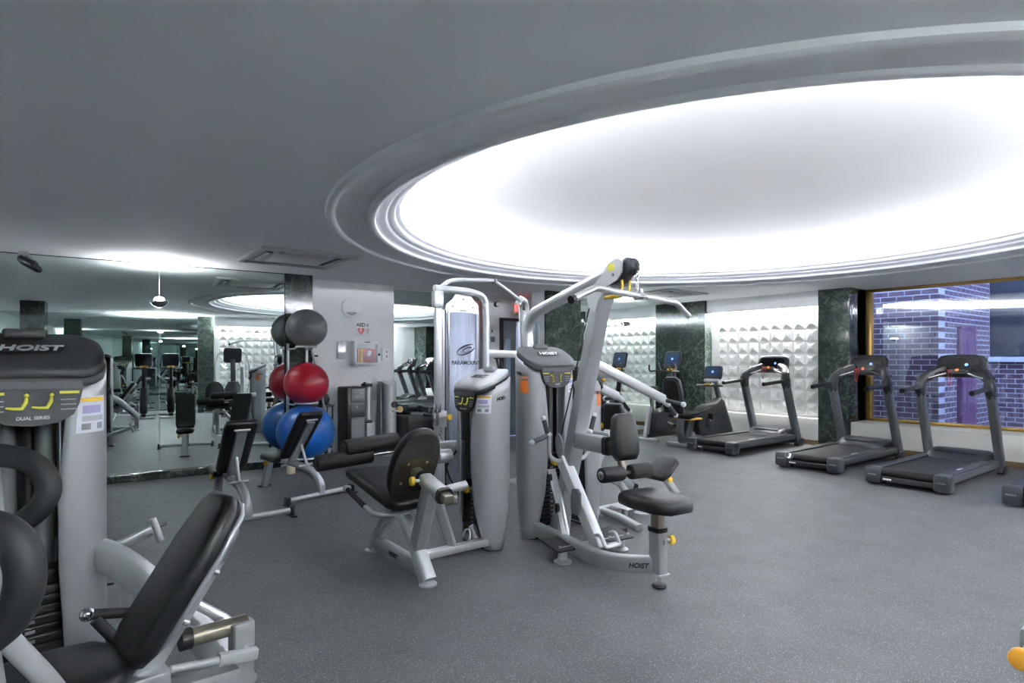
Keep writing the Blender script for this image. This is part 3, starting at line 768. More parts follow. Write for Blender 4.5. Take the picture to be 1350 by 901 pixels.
# ------------------------------------------------------------------ exercise bikes
def console_head(t, o, w_=.36, h_=.28, lean=.32, dot=True):
    c = MB().pad(rr(w_, h_, .05, 4), .05, frame((o[0], o[1], o[2]), (1, 0, 0), (0, lean, 1)), .016).out('console', 'tmdark', t, 60)
    F = frame((o[0], o[1], o[2]), (1, 0, 0), (0, lean, 1)) @ Matrix.Translation((0, .015, .049))
    MB().prism(rr(w_*.8, h_*.66, .02, 3), .004, F).out('screen', plain('blue_screen', '#3c4e6c', .15), c, 0)
    MB().prism(circ(.024, 18), .003, F @ Matrix.Translation((0, 0, .004))).out('screen_logo', 'screen_dot', c, 0)
    return c
def upright_bike(label, loc, rz):
    t = thing('upright_bike', label, 'exercise bike', loc, rz, 'upright exercise bikes')
    for y, w_ in ((-.42, .56), (.55, .5)):
        m = MB(); m.pad([(-w_/2, -.05), (w_/2, -.05), (w_/2, .05), (.08, .09), (-.08, .09), (-w_/2, .05)], .055, place((0, y, .0), 0, 0, 0), .02); m.out('foot', 'silver', t)
    MB().path([(0, -.42, .05), (0, -.30, .62)], .08, .09, (0, 1, 0), .02).out('rear_post', 'silver', t)
    MB().path([(0, -.42, .09), (0, .55, .09)], .09, .08, (0, 0, 1), .02).out('base_beam', 'tmdark', t)
    sh = [(-.30, .12), (.42, .12), (.5, .2), (.46, .5), (.36, .78), (.22, .78), (.1, .6), (-.10, .56), (-.27, .46)]
    MB().pad(sh, .16, frame((-.08, 0, 0), (0, 1, 0), (0, 0, 1)), .04).out('shroud', 'tmdark', t, 60)
    MB().path([(0, -.22, .5), (0, -.27, .92)], .05, .07, (0, 1, 0), .015).out('seat_post', 'tmgrey', t)
    MB().pad([(-.13, -.14), (.13, -.14), (.14, -.06), (.05, .08), (.03, .16), (-.03, .16), (-.05, .08), (-.14, -.06)], .07, place((0, -.26, .93), 0, 0, 0), .025).out('saddle', 'vinyl', t, 60)
    MB().path([(0, .3, .7), (0, .40, 1.30)], .08, .09, (0, 1, 0), .025).out('mast', 'tmdark', t)
    console_head(t, (0, .40, 1.48), .37, .34, .25)
    m = MB()
    for s_ in (-1, 1): m.tube([(0, .36, 1.26), (s_*.2, .30, 1.27), (s_*.25, .16, 1.28), (s_*.25, -.02, 1.27), (s_*.23, -.04, 1.40)], .017, .07)
    m.out('handlebar', 'black', t, 60)
    for s_ in (-1, 1):
        MB().tube([(s_*.18, .24, 1.30), (s_*.19, .19, 1.42)], .016).out('pulse_grip', 'chrome', t)
        p = MB().bar((s_*.09, .1, .32), (s_*.11, .1+.15*s_, .32-.06*s_), .02, .035).out('crank', 'silver', t)
        MB().box((s_*.17, .1+.15*s_, .32-.06*s_), (.1, .1, .03), r=.008).out('pedal', 'black', p)
    MB().box((0, .33, 1.31), (.16, .1, .03), rot=(20, 0, 0), r=.01).out('key_tray', 'gold_plastic', t)
    return t
u0 = upright_bike('upright exercise bike with a blue screen against the far marble mirror wall', (8.93, 7.17, 0), -90)
dup(u0, (1.18, -.75, 0), 0, 'upright exercise bike by the rear mirror, right one of the two in reflection')
dup(u0, (.58, -.75, 0), 0, 'upright exercise bike by the rear mirror, left one of the two in reflection')

t = thing('recumbent_bike', 'recumbent exercise bike with mesh backrest beside the farthest treadmill', 'exercise bike', (8.9, 6.33, 0), -90)
MB().pad([(-.28, -.06), (.28, -.06), (.28, .04), (.08, .1), (-.08, .1), (-.28, .04)], .06, place((0, -.44, 0), 0, 0, 0), .02).out('foot', 'silver', t)
MB().pad([(-.25, -.05), (.25, -.05), (.25, .05), (-.25, .05)], .05, place((0, .78, 0), 0, 0, 0), .02).out('foot', 'silver', t)
MB().path([(0, -.42, .04), (0, -.50, .30), (0, -.46, .48)], .11, .1, (0, 1, 0), .03, .1).out('rear_post', 'tmgrey', t)
MB().path([(0, -.48, .12), (0, .8, .12)], .12, .09, (0, 0, 1), .02).out('base_beam', 'tmgrey', t)
MB().path([(0, -.35, .14), (0, -.22, .48)], .16, .16, (0, 1, 0), .04).out('seat_support', 'tmmid', t)
MB().pad([(-.21, -.2), (.21, -.2), (.2, .16), (.12, .22), (-.12, .22), (-.2, .16)], .08, place((0, -.33, .5), 6, 0, 0), .03).out('seat', 'vinyl', t, 60)
MB().box((.0, -.30, .475), (.40, .34, .03), r=.01).out('seat_trim', 'gold_plastic', t)
bk = [(-.2, -.30), (.2, -.30), (.215, .05), (.17, .28), (.09, .33), (-.09, .33), (-.17, .28), (-.215, .05)]
b_ = MB().pad(bk, .05, frame((0, -.66, .88), (1, 0, 0), (0, -.14, 1)), .02).out('backrest', 'tmdark', t, 60)
MB().pad([(x*.78, y*.82) for x, y in bk], .02, frame((0, -.715, .88), (1, 0, 0), (0, -.14, 1)), .006).out('mesh', 'vinyl', b_, 60)
m = MB()
for s_ in (-1, 1): m.tube([(0, -.5, .56), (s_*.26, -.4, .56), (s_*.29, -.25, .62), (s_*.29, -.02, .66)], .018, .07)
m.out('side_handle', 'black', t, 60)
fw = [(.20+.27*math.cos(PI*(.5+k/9)), .40+.30*math.sin(PI*(.5+k/9))) for k in range(10)] + [(.55, .1), (.95, .1), (.98, .2), (.72, .74), (.6, .80), (.45, .72)]
MB().pad(fw, .17, frame((-.085, 0, 0), (0, 1, 0), (0, 0, 1)), .03).out('shroud', 'tmdark', t, 60)
MB().cyl((-.1, .25, .4), (.1, .25, .4), .13, n=28, bev=.01).out('hub_cover', 'tmmid', t)
MB().path([(0, .68, .72), (0, .52, 1.10)], .08, .08, (0, 1, 0), .02).out('mast', 'tmgrey', t)
console_head(t, (0, .50, 1.25), .36, .25, .2)
MB().pad(rr(.3, .1, .04, 4), .03, frame((0, .42, 1.11), (1, 0, 0), (0, .9, .5)), .01).out('console_tray', 'lightgrey', t)
m = MB(); m.sweep([(.24*math.cos(2*PI*k/32), .36+.16*math.sin(2*PI*k/32), 1.03) for k in range(32)], circ(.017, 8), (0, 0, 1), closed=True)
m.tube([(0, .52, 1.06), (0, .36, 1.02)], .02); m.out('handlebar', 'black', t, 60)
MB().box((0, .3, 1.05), (.12, .05, .03), r=.01).out('key_tray', 'gold_plastic', t)
for s_ in (-1, 1):
    p = MB().bar((s_*.1, .25, .4), (s_*.12, .25-.12*s_, .4+.1*s_), .02, .035).out('crank', 'silver', t)
    MB().box((s_*.18, .25-.12*s_, .4+.1*s_), (.1, .04, .1), r=.008).out('pedal', 'black', p)

# elliptical behind the camera, seen in the long mirror
t = thing('elliptical_trainer', 'elliptical trainer with two tall curved arms, seen in the left mirror before white panels', 'elliptical', (2.60, -.38, 0), 0)
MB().path([(-.3, .55, .04), (.3, .55, .04)], .07, .08, (0, 0, 1), .02).out('foot', 'silver', t)
MB().path([(-.3, -.85, .04), (.3, -.85, .04)], .07, .08, (0, 0, 1), .02).out('foot', 'silver', t)
MB().path([(0, -.85, .1), (0, .55, .1)], .1, .1, (0, 0, 1), .02).out('base_beam', 'tmgrey', t)
MB().lathe([(0, 0), (.36, 0), (.38, .1), (.33, .4), (.22, .65), (.12, .85), (0, .86)], (0, .42, .06), 24).out('shroud', 'tmdark', t)
MB().path([(0, .42, .8), (0, .30, 1.5)], .12, .1, (0, 1, 0), .03).out('mast', 'tmmid', t)
c = MB().pad(rr(.44, .4, .07, 4), .07, frame((0, .30, 1.60), (1, 0, 0), (0, .2, 1)), .02).out('console', 'tmdark', t, 60)
MB().prism(rr(.32, .2, .02, 3), .005, frame((0, .24, 1.62), (1, 0, 0), (0, .2, 1))).out('screen', 'screen', c, 0)
for s_ in (-1, 1):
    MB().tube([(s_*.30, .45, .5), (s_*.42, .34, .9), (s_*.42, .22, 1.35), (s_*.34, .10, 1.66), (s_*.2, .12, 1.7)], .02, .15).out('moving_arm', 'silver', t, 60)
    MB().tube([(s_*.12, .26, 1.25), (s_*.2, .05, 1.3), (s_*.18, .0, 1.4)], .018, .06).out('fixed_grip', 'chrome', t, 60)
    p = MB().path([(s_*.16, -.7, .2), (s_*.16, .42, .34)], .07, .06, (0, 0, 1), .015).out('pedal_arm', 'silver', t)
    MB().box((s_*.16, -.2, .30), (.16, .38, .05), rot=(6, 0, 0), r=.015).out('pedal', 'black', p)
# ------------------------------------------------------------------ strength machines
def interp(tab, x):
    for (a, p), (b, q) in zip(tab, tab[1:]):
        if x <= b: return p+(q-p)*(x-a)/(b-a)
    return tab[-1][1]
# bowed side covers: front edge x and y, and back edge y, by height
XF = [(0, .15), (.08, .138), (.25, .098), (.45, .078), (.6, .076), (.78, .096), (.92, .122), (1, .132)]
YF = [(0, -.05), (.08, -.085), (.25, -.12), (.45, -.135), (.6, -.135), (.78, -.125), (.92, -.11), (1, -.10)]
YK = [(0, .05), (.06, .075), (.2, .115), (.4, .13), (1, .13)]
def shroud_pt(s_, u, z, H):
    """u 0 at the front edge, wrapping round the side to 1 at the back edge"""
    v = z/H; xf, yf, yk = interp(XF, v), interp(YF, v), interp(YK, v); a = math.radians(125)*u
    x = xf+(.25-.02*(1-min(1, v/.3))-xf)*math.sin(a); y = yf+(yk-yf)*(1-math.cos(a))/(1-math.cos(math.radians(125)))
    return (s_*x, y, z)
def sticker(name, s_, u0, u1, z0, z1, H, mat, par, off=.0085):
    rows = []
    for k in range(4):
        z = z0+(z1-z0)*k/3; row = []
        for j in range(5):
            x, y, zz = shroud_pt(s_, u0+(u1-u0)*j/4, z, H); px_, py_, _ = shroud_pt(s_, min(u0+(u1-u0)*j/4+.02, 1), z, H); tx, ty = px_-x, py_-y; l_ = math.hypot(tx, ty); row.append((x+s_*off*abs(ty)/l_, y-off*abs(tx)/l_*(1 if tx*s_ > 0 else -1), zz))
        rows.append(row)
    return MB().grid(rows).out(name, mat, par)
def hexknob(t, o, d, name='adjusting_knob', mat='yellow'):
    o, d = V(o), V(d).normalized()
    k = MB().cyl(o+d*.035, o+d*.066, .031, n=18, bev=.008).out(name, mat, t)
    MB().cyl(o, o+d*.04, .012, n=12).out('stem', 'bright', k)
    return k
def disc_foot(t, x, y, r=.062):
    MB().lathe([(0, 0), (r*.96, 0), (r*.97, .012), (r*.7, .022), (r*.55, .03), (0, .03)], (x, y, 0), 24).out('foot_disc', 'bright', t)
def hoist(m, size, mat): return m.text('HOIST', size, mat, .0015, .28, size*.03)

def tower(t, H, nplates, cap_mat, letter_mat, figs, stick_side):
    SL = .145                                             # the cap falls towards the front
    zc = lambda y: H-.062-SL*(.15-y)/.30
    for s_ in (-1, 1):
        m = MB(); rows = []
        for k in range(19):
            row = []
            for j in range(15):
                u = j/14; top = zc(shroud_pt(1, u, H*.93, H)[1])+.012
                z = .012+(top-.012)*k/18
                row.append(shroud_pt(s_, u, min(z, H), H))
            rows.append(row)
        m.grid(rows); sh = m.out('shroud', 'shroud', t, 60)
        md = sh.modifiers.new('thickness', 'SOLIDIFY'); md.thickness = .014; md.offset = 0
        for u, z in ((.8, .09), (.8, H-.2)):
            p = V(shroud_pt(s_, u, z, H)); MB().cyl(p, p+V((s_*.012, 0, 0)), .012, n=12, bev=.003).out('bolt', 'bright', sh)
        p = V(shroud_pt(s_, .68, H-.225, H))
        hoist(MB(), .036, frame(p+V((s_*.0095, 0, 0)), (-.12, s_*1, s_*.16), (0, 0, 1))).out('lettering', 'black', sh, 0)
        if s_ == stick_side:
            z0 = H*.76
            st = sticker('warning_sticker', s_, .10, .46, z0, z0+.14, H, 'paper', sh)
            sticker('yellow_band', s_, .12, .44, z0+.12, z0+.135, H, 'yellow', st, .0095)
            sticker('print_block', s_, .15, .38, z0+.075, z0+.105, H, 'lilac', st, .0095)
            sticker('print_block', s_, .15, .42, z0+.045, z0+.065, H, 'paleprint', st, .0095)
            sticker('barcode', s_, .15, .25, z0+.012, z0+.036, H, 'greyprint', st, .0095)
            sticker('print_block', s_, .33, .41, z0+.012, z0+.036, H, 'greyprint', st, .0095)
        else:
            sticker('orange_sticker', s_, .42, .66, H*.76, H*.76+.105, H, 'orange', sh)
            sticker('orange_strip', s_, .42, .66, H*.76+.125, H*.76+.137, H, 'orange', sh)
    # sloped moulded cap
    out = []
    for cx, cy, r, a0 in ((.25-.09, .15-.09, .09, 0), (-.25+.09, .15-.09, .09, 90)):
        for k in range(7):
            a = math.radians(a0+15*k); out.append((cx+r*math.cos(a), cy+r*math.sin(a)))
    out += [(-.25, .01), (-.243, -.04), (-.225, -.09), (-.195, -.128), (-.165, -.145), (-.12, -.15), (0, -.152), (.12, -.15), (.165, -.145), (.195, -.128), (.225, -.09), (.243, -.04), (.25, .01)]
    shear = lambda v: V((v.x, v.y, v.z-SL*(.15-v.y)/.30 + .010*(1-(v.x/.25)**2)))
    cap = MB().pad([(x*.985, y*.985) for x, y in out], .034, Matrix.Translation((0, 0, H-.034)), .007, .004, shear).out('cap', cap_mat, t, 32)
    MB().pad(out, .034, Matrix.Translation((0, 0, H-.066)), .006, 0, shear).out('cap_band', 'capdark_shade', cap, 32)
    MB().box((0, .10, H+.0), (.13, .05, .04), r=.01).out('cap_bump', cap_mat, cap)
    tilt = math.degrees(math.atan2(SL, .30))
    pm = place((.005, -.015, H-SL*(.165)/.30+.0225), tilt, 0, 0)
    hoist(MB(), .066, pm).out('lettering', letter_mat, cap, 0)
    if letter_mat != 'black':
        MB().prism([(-.12, -.034), (.09, -.034), (.12, .03), (-.10, .034)], .001, place((.005, -.015, H-SL*(.165)/.30+.0205), tilt, 0, 0)).out('logo_ground', 'black', cap, 0)
    # shield shaped placard with exercise figures
    zp = zc(-.145)-.002
    pl = [(-.15, 0), (-.138, -.06), (-.12, -.10), (-.075, -.128), (0, -.138), (.075, -.128), (.12, -.10), (.138, -.06), (.15, 0), (.15, .025), (-.15, .025)]
    F = place((0, -.142, zp), 90-6, 0, 0)
    p = MB().prism(pl, .02, F @ Matrix.Translation((0, 0, -.012))).out('placard', 'placard', t, 0)
    MB().box((0, -.150, zp+.012), (.295, .006, .026), rot=(-6, 0, 0)).out('placard_header', 'placard_grey', p, 0)
    G = F @ Matrix.Translation((0, 0, .0085))
    for s_ in (-1, 1):
        MB().prism([(s_*.108-.03, -.022), (s_*.108+.03, -.022), (s_*.108+.03, -.012), (s_*.108-.03, -.012)], .001, G).out('yellow_bar', 'placard_fig', p, 0)
        for k in range(3):
            MB().prism([(s_*.104-.024, -.046-.018*k), (s_*.104+.024, -.046-.018*k), (s_*.104+.024, -.042-.018*k), (s_*.104-.024, -.042-.018*k)], .001, G).out('print_line', 'greyprint', p, 0)
        m = MB(); dx = s_*.036-.008
        fig = {'leg': [(-.032, -.068), (-.008, -.072), (.012, -.072), (.024, -.05), (.026, -.034)], 'pull': [(-.01, -.09), (.012, -.086), (.0, -.066), (.004, -.046), (s_*.02, -.03)]}[figs]
        m.sweep([G @ V((dx+x, y, .001)) for x, y in fig], circ(.006, 6), (0, 1, 0), scale=[.6, .9, 1.2, 1.2, .8])
        m.ball(G @ V((dx+fig[-1][0] if figs == 'leg' else dx+.002, -.026, .001)), .008, 10)
        m.out('exercise_figure', 'placard_fig', p)
    MB().text('DUAL SERIES' if figs == 'leg' else 'HOIST', .017, G @ Matrix.Translation((0, -.108, 0)), .0005, .1, .0004).out('lettering', 'paleprint', p, 0)
    # stack, rods and spine inside
    for k in range(nplates):
        MB().box((0, -.015, .125+.036*k), (.26, .12, .033), r=.004).out('weight_plate', 'plate', t)
        MB().box((0, -.077, .125+.036*k), (.03, .006, .012), r=.002).out('plate_number', 'greyprint', t, 0)
    zt = .125+.036*nplates
    MB().box((0, -.015, zt+.012), (.23, .10, .05), r=.008).out('top_plate', 'black', t)
    MB().cyl((0, -.02, zt), (0, -.02, H-.25), .014, n=10).out('lift_cable', 'black', t)
    hexknob(t, (.0, -.075, zt-.02), (0, -1, 0), 'weight_pin')
    for s_ in (-1, 1):
        MB().cyl((s_*.10, -.02, .06), (s_*.10, -.02, H-.17), .014, n=12).out('guide_rod', 'chrome', t)
        MB().cyl((s_*.058, .05, .06), (s_*.058, .05, H-.17), .033, n=16).out('guide_tube', 'tubegrey', t)
    MB().box((0, .09, (H-.17)/2+.03), (.36, .012, H-.2)).out('rear_cover', 'steel', t, 0)
    MB().box((0, -.0, .05), (.34, .14, .06), r=.01).out('stack_base', 'silver', t)
    MB().box((0, .0, .012), (.36, .11, .024), r=.006).out('base_plate', 'black', t)

# ---- leg machine left of the centre
A = thing('leg_extension_machine', 'silver leg extension machine with round-backed black seat and two foam rollers, left of centre', 'weight machine', (2.68, 3.97, 0), -90)
tower(A, 1.42, 10, 'caplit', 'black', 'leg', 1)
y0 = -.76
disc_foot(A, .51, y0); disc_foot(A, -.375, y0)
r_ = MB().path([(-.33, y0, .085), (.44, y0, .085)], .06, .105, (0, 0, 1), .012).out('floor_rail', 'silver', A)
hoist(MB(), .048, place((.05, y0-.0315, .085), 90, 0, 0)).out('lettering', 'black', r_, 0)
MB().path([(-.38, y0, .02), (-.33, y0, .09), (-.02, y0, .41)], .08, .075, (0, 1, 0), .015).out('rear_leg', 'silver', A)
MB().path([(-.03, y0, .425), (.08, y0, .42), (.22, y0, .355), (.34, y0, .23), (.43, y0, .12), (.51, y0, .025)], .095, .085, (0, 1, 0), .018, .1, [.8, .9, 1, 1.05, 1.1, 1.15]).out('front_leg', 'bright', A, 60)
MB().path([(.36, y0, .20), (.54, y0, .64)], .105, .09, (0, 1, 0), .015).out('backrest_post', 'silver', A)
MB().path([(.46, y0, .70), (.71, y0, .635)], .085, .095, (0, 1, 0), .025).out('adjuster_sleeve', 'bright', A)
for x, z in ((.455, .701), (.715, .633)): MB().path([(x-.015, y0, z+.004), (x+.015, y0, z-.004)], .1, .108, (0, 1, 0), .03).out('collar', 'black', A)
MB().path([(.24, y0, .757), (.785, y0, .615)], .058, .07, (0, 1, 0), .015).out('sliding_tube', 'nickel', A)
MB().cyl((.66, y0+.05, .65), (.66, y0+.20, .665), .03, n=18).out('pivot_stub', 'silver', A)
hexknob(A, (.475, y0-.045, .693), (-.1, -1, .05))
MB().path([(.58, y0+.02, .61), (.17, -.37, .12)], .06, .055, (0, 0, 1), .012).out('brace', 'bright', A)
MB().path([(.17, y0-.0, .075), (.17, .0, .075)], .07, .06, (0, 0, 1), .012).out('base_beam', 'bright', A)
MB().lathe([(0, -.02), (.055, -.02), (.06, -.01), (.06, .01), (.055, .02), (0, .02)], (.10, -.12, .145), 24, rot3(0, 60, 40)).out('pulley', 'silver', A)
m = MB(); m.sweep([(.10+.05*math.cos(a), -.20+.02*math.sin(a), .11+.065*math.sin(a)) for a in [PI*k/10 for k in range(11)]], circ(.008, 8), (0, 1, 0)); m.out('pulley_guard', 'bright', A)
bp = frame((.275, y0, .785), (0, 1, 0), (.3, 0, .54))     # backrest plane; its +z faces the front
bk = MB().pad(ell(.18, .30, 40, 2.3), .065, bp, .022, .006).out('backrest', 'vinyl', A, 60)
MB().prism(ell(.167, .286, 40, 2.3), .012, bp @ Matrix.Translation((0, 0, .062 if bp.col[2][0] > 0 else -.008))).out('back_board', 'board', bk, 40)
zb = .076 if bp.col[2][0] > 0 else -.012
MB().prism([(-.12, -.15), (.12, -.15), (.13, .04), (.06, .09), (-.06, .09), (-.13, .04)], .006, bp @ Matrix.Translation((0, 0, zb-.003))).out('mounting_plate', plain('bronze_plate', '#57503f', .35, .7), bk, 0)
for x, y in ((-.09, -.11), (.09, -.11), (-.07, .05), (.07, .05)):
    MB().cyl(bp @ V((x, y, zb)), bp @ V((x, y, zb+.008)), .01, n=10).out('bolt', 'bright', bk)
sp = frame((-.03, y0, .525), (1, 0, -.155), (0, 1, 0))
se = MB().pad([(-.40, -.20), (.30, -.19), (.38, -.13), (.38, .13), (.30, .19), (-.40, .20)], .075, sp, .025, .012).out('seat', 'vinyl', A, 60)
MB().prism([(-.36, -.17), (.32, -.15), (.32, .15), (-.36, .17)], .012, sp @ Matrix.Translation((0, 0, -.01))).out('seat_board', 'board', se, 0)
MB().bar((-.30, y0, .50), (.18, y0, .425), .07, .06).out('seat_support', 'silver', A)
for s_ in (-1, 1):
    g = MB().tube([(-.30, y0+s_*.235, .525), (.03, y0+s_*.235, .46)], .019, n=14).out('hand_grip', 'foam', A)
    MB().tube([(-.335, y0+s_*.235, .532), (-.29, y0+s_*.235, .523)], .022).out('end_cap', 'bright', g)
    MB().tube([(.02, y0+s_*.235, .462), (.17, y0+s_*.235, .435), (.20, y0+s_*.14, .425), (.19, y0, .42)], .016, .1).out('grip_tube', 'bright', A, 60)
r1 = MB().cyl((-.60, -.90, .782), (-.60, -.44, .812), .072, n=28, bev=.014).out('foam_roller', 'foam', A)
MB().cyl((-.60, -.912, .781), (-.60, -.895, .782), .045, n=20).out('end_plug', 'black', r1)
r2 = MB().cyl((-.60, -1.13, .690), (-.60, -.67, .715), .066, n=28, bev=.014).out('foam_roller', 'foam', A)
MB().cyl((-.60, -1.14, .689), (-.60, -1.125, .69), .04, n=20).out('end_plug', 'black', r2)
MB().cyl((-.60, -.68, .714), (-.60, -.33, .73), .017, n=14).out('roller_rod', 'chrome', A)
MB().path([(-.60, -.36, .73), (-.56, -.34, .80), (-.28, -.30, .80), (-.12, -.28, .74)], .05, .07, (0, 1, 0), .012, .05).out('swing_arm', 'silver', A)
MB().path([(-.24, -.30, .775), (-.24, -.10, .775), (-.17, -.05, .775)], .075, .10, (0, 0, 1), .02, .04).out('pivot_beam', 'silver', A)
MB().cyl((-.10, -.34, .73), (-.10, -.22, .73), .055, n=22, bev=.008).out('pivot_hub', 'silver', A)
hexknob(A, (-.42, -.42, .75), (-.35, -.8, -.35), 'adjusting_knob', 'gold_plastic')
MB().tube([(-.14, -.25, .70), (-.16, -.20, .55), (-.12, -.12, .40), (-.16, -.06, .16)], .007, .1, 8).out('cable', 'black', A)
MB().tube([(-.10, -.16, .76), (-.20, -.20, .64), (-.14, -.24, .50), (-.05, -.22, .42)], .008, .1, 8).out('cable', 'black', A)

# ---- pulldown and row machine in the centre
B = thing('pulldown_machine', 'silver lat pulldown machine with tall slanted mast, small seat on a post and chest pad', 'weight machine', (3.27, 3.83, 0), -6.5)
tower(B, 1.607, 15, 'cap', 'white', 'pull', 1)
MB().path([(0, -.17, .06), (0, -.26, .35), (0, -.444, .985), (0, -.72, 1.90), (0, -.80, 2.02)], .10, .125, (1, 0, 0), .012).out('mast', 'silver', B)
for s_ in (-1, 1):
    hd = [(-.66, 1.885), (-.63, 2.0), (-.80, 2.10), (-.88, 2.19), (-.97, 2.215), (-1.03, 2.19), (-1.03, 2.11), (-.98, 2.06), (-.85, 2.02), (-.78, 1.94), (-.74, 1.85)]
    p = MB().prism(hd, .012, frame((s_*.062-.006, 0, 0), (0, 1, 0), (0, 0, 1))).out('head_plate', 'bright', B, 0)
    for y, z in ((-.70, 2.0), (-.77, 2.02), (-.94, 2.10)): MB().cyl((s_*.062, y, z), (s_*.075, y, z), .011, n=10).out('bolt', 'grey', p)
MB().prism([(-.955, 2.13), (-.885, 2.13), (-.885, 2.18), (-.955, 2.18)], .002, frame((-.0715, 0, 0), (0, 1, 0), (0, 0, 1))).out('yellow_sticker', 'placard_fig', B, 0)
MB().cyl((-.045, -1.04, 2.15), (.045, -1.04, 2.15), .062, n=24, bev=.01).out('head_pulley', 'steel', B)
MB().path([(0, -.80, 2.08), (0, -1.04, 2.15)], .07, .10, (1, 0, 0), .01).out('pulley_block', 'steel', B)
MB().tube([(0, .19, 1.50), (0, .29, 1.60), (0, .315, 1.78), (0, .22, 1.90), (0, -.60, 2.085), (0, -.95, 2.165)], .05, .16, 18).out('boom', 'bright', B, 60)
MB().tube([(0, .10, .05), (0, .19, .2), (0, .19, 1.52)], .05, .1, 16).out('rear_column', 'silver', B, 60)
m = MB()
m.tube([(-.035, -1.0, 2.06), (-.035, -1.0, 1.97), (-.035, -.86, 1.95), (-.035, -.80, 1.95)], .010, .03, 8); m.tube([(.035, -1.0, 2.06), (.035, -1.0, 1.97), (.035, -.86, 1.95), (.035, -.80, 1.95)], .010, .03, 8)
m.tube([(-.035, -.86, 1.95), (.035, -.86, 1.95)], .010, 0, 8); m.tube([(-.035, -1.0, 1.97), (.035, -1.0, 1.97)], .010, 0, 8)
m.out('cable_hook_bracket', 'yellow', B)
m = MB()
for k in range(6):
    z = 2.09-.03*k
    m.sweep([((.009*math.cos(a) if k % 2 else 0), -1.115+(0 if k % 2 else .009*math.cos(a)), z+.02*math.sin(a)) for a in [2*PI*j/12 for j in range(12)]], circ(.0045, 6), (.3, .3, .2), closed=True)
m.out('chain', 'chrome', B)
MB().tube([(0, -1.09, 2.17), (0, -1.115, 2.15), (0, -1.115, 2.10)], .006, .02, 8).out('lift_cable', 'black', B)
MB().tube([(-.03, -.66, 2.0), (-.03, -.42, 1.32), (-.02, -.19, .75)], .006, 0, 8).out('mast_cable', 'black', B)
pt_ = MB().box((-.055, -.52, 1.27), (.006, .09, .14), rot=(-18, 0, 0), r=.002).out('hole_plate', 'silver', B)
for y, z in ((-.50, 1.30), (-.53, 1.31), (-.51, 1.25), (-.535, 1.26), (-.505, 1.275)): MB().cyl((-.059, y, z), (-.0595, y, z), .008, n=8).out('hole', 'black', pt_)
MB().prism(ell(.05, .1, 20), .012, frame((-.064, -.27, .80), (0, 1, -.2), (0, .3, 1))).out('cable_cover', 'silver', B, 0)
# chest pad on its telescoping arm, thigh rollers
MB().path([(0, -.38, .865), (0, -.80, .865)], .10, .125, (0, 0, 1), .02).out('pad_arm', 'silver', B)
MB().path([(0, -.795, .865), (0, -.835, .865)], .112, .137, (0, 0, 1), .025).out('collar', 'black', B)
MB().path([(0, -.80, .865), (0, -.93, .865)], .07, .08, (0, 0, 1), .015).out('sliding_tube', 'nickel', B)
MB().pad([(-.075, -.165), (.075, -.165), (.11, -.12), (.108, .02), (.085, .14), (.05, .165), (-.05, .165), (-.085, .14), (-.108, .02), (-.11, -.12)], .08, frame((.015, -.925, .945), (1, 0, 0), (0, .10, 1)), .018, .012).out('chest_pad', 'vinyl', B, 60)
MB().path([(0, -.915, .84), (0, -.97, .71)], .05, .035, (1, 0, 0), .008).out('roller_bracket', 'nickel', B)
for a, b in ((-.225, -.035), (.035, .225)):
    r = MB().cyl((a, -1.0, .70), (b, -1.0, .70), .054, n=26, bev=.012).out('thigh_roller', 'foam', B)
    e = a if a < 0 else b
    MB().cyl((e-.004, -1.0, .70), (e+.004, -1.0, .70), .03, n=18).out('end_plug', 'silver', r)
MB().cyl((-.23, -1.0, .70), (.23, -1.0, .70), .014, n=12).out('roller_rod', 'nickel', B)
# seat, telescoping post and L shaped floor rail
MB().pad([(-.09, -.24), (.09, -.24), (.17, -.14), (.185, .06), (.16, .19), (.09, .24), (-.09, .24), (-.16, .19), (-.185, .06), (-.17, -.14)], .085, place((0, -1.29, .515), 0, 0, 0), .028, .012).out('seat', 'vinyl', B, 60)
MB().path([(0, -1.31, .36), (0, -1.31, .52)], .062, .075, (0, 1, 0), .012).out('sliding_tube', 'nickel', B)
MB().path([(0, -1.31, .365), (0, -1.31, .395)], .098, .112, (0, 1, 0), .025).out('collar', 'black', B)
po = MB().path([(0, -1.32, .095), (0, -1.31, .37)], .085, .10, (0, 1, 0), .02).out('seat_post', 'silver', B)
MB().text('3', .04, place((0, -1.3665, .30), 90, 0, 0), .001).out('lettering', 'black', po, 0)
MB().box((0, -1.32, .09), (.10, .115, .012), r=.004).out('post_foot_plate', 'bright', B)
MB().cyl((0, -1.325, .02), (0, -1.325, .09), .012, n=10).out('level_screw', 'chrome', B)
MB().lathe([(0, 0), (.046, 0), (.05, .01), (.042, .022), (0, .026)], (0, -1.325, 0), 22).out('rubber_foot', 'black', B)
hexknob(B, (.045, -1.33, .30), (1, -.3, 0))
MB().tube([(.10, -1.20, .50), (.15, -1.32, .47), (.16, -1.40, .485)], .008, .03, 8).out('seat_lever', 'steel', B)
rl = MB().path([(-.16, -.10, .10), (-.17, -.72, .10), (-.20, -.98, .11), (-.10, -1.17, .125), (0, -1.30, .14)], .075, .11, (0, 0, 1), .015, .12).out('floor_rail', 'silver', B, 60)
e1 = V((-.10, -1.17, .125)); e0 = V((0, -1.30, .14)); dr_ = (e0-e1).normalized()
mid = e1+dr_*.05
hoist(MB(), .045, frame(mid+V((-dr_.y*-1, -dr_.x, 0)).normalized()*0+V((dr_.y, -dr_.x, 0)).normalized()*.0395, dr_, (0, 0, 1))).out('lettering', 'black', rl, 0)
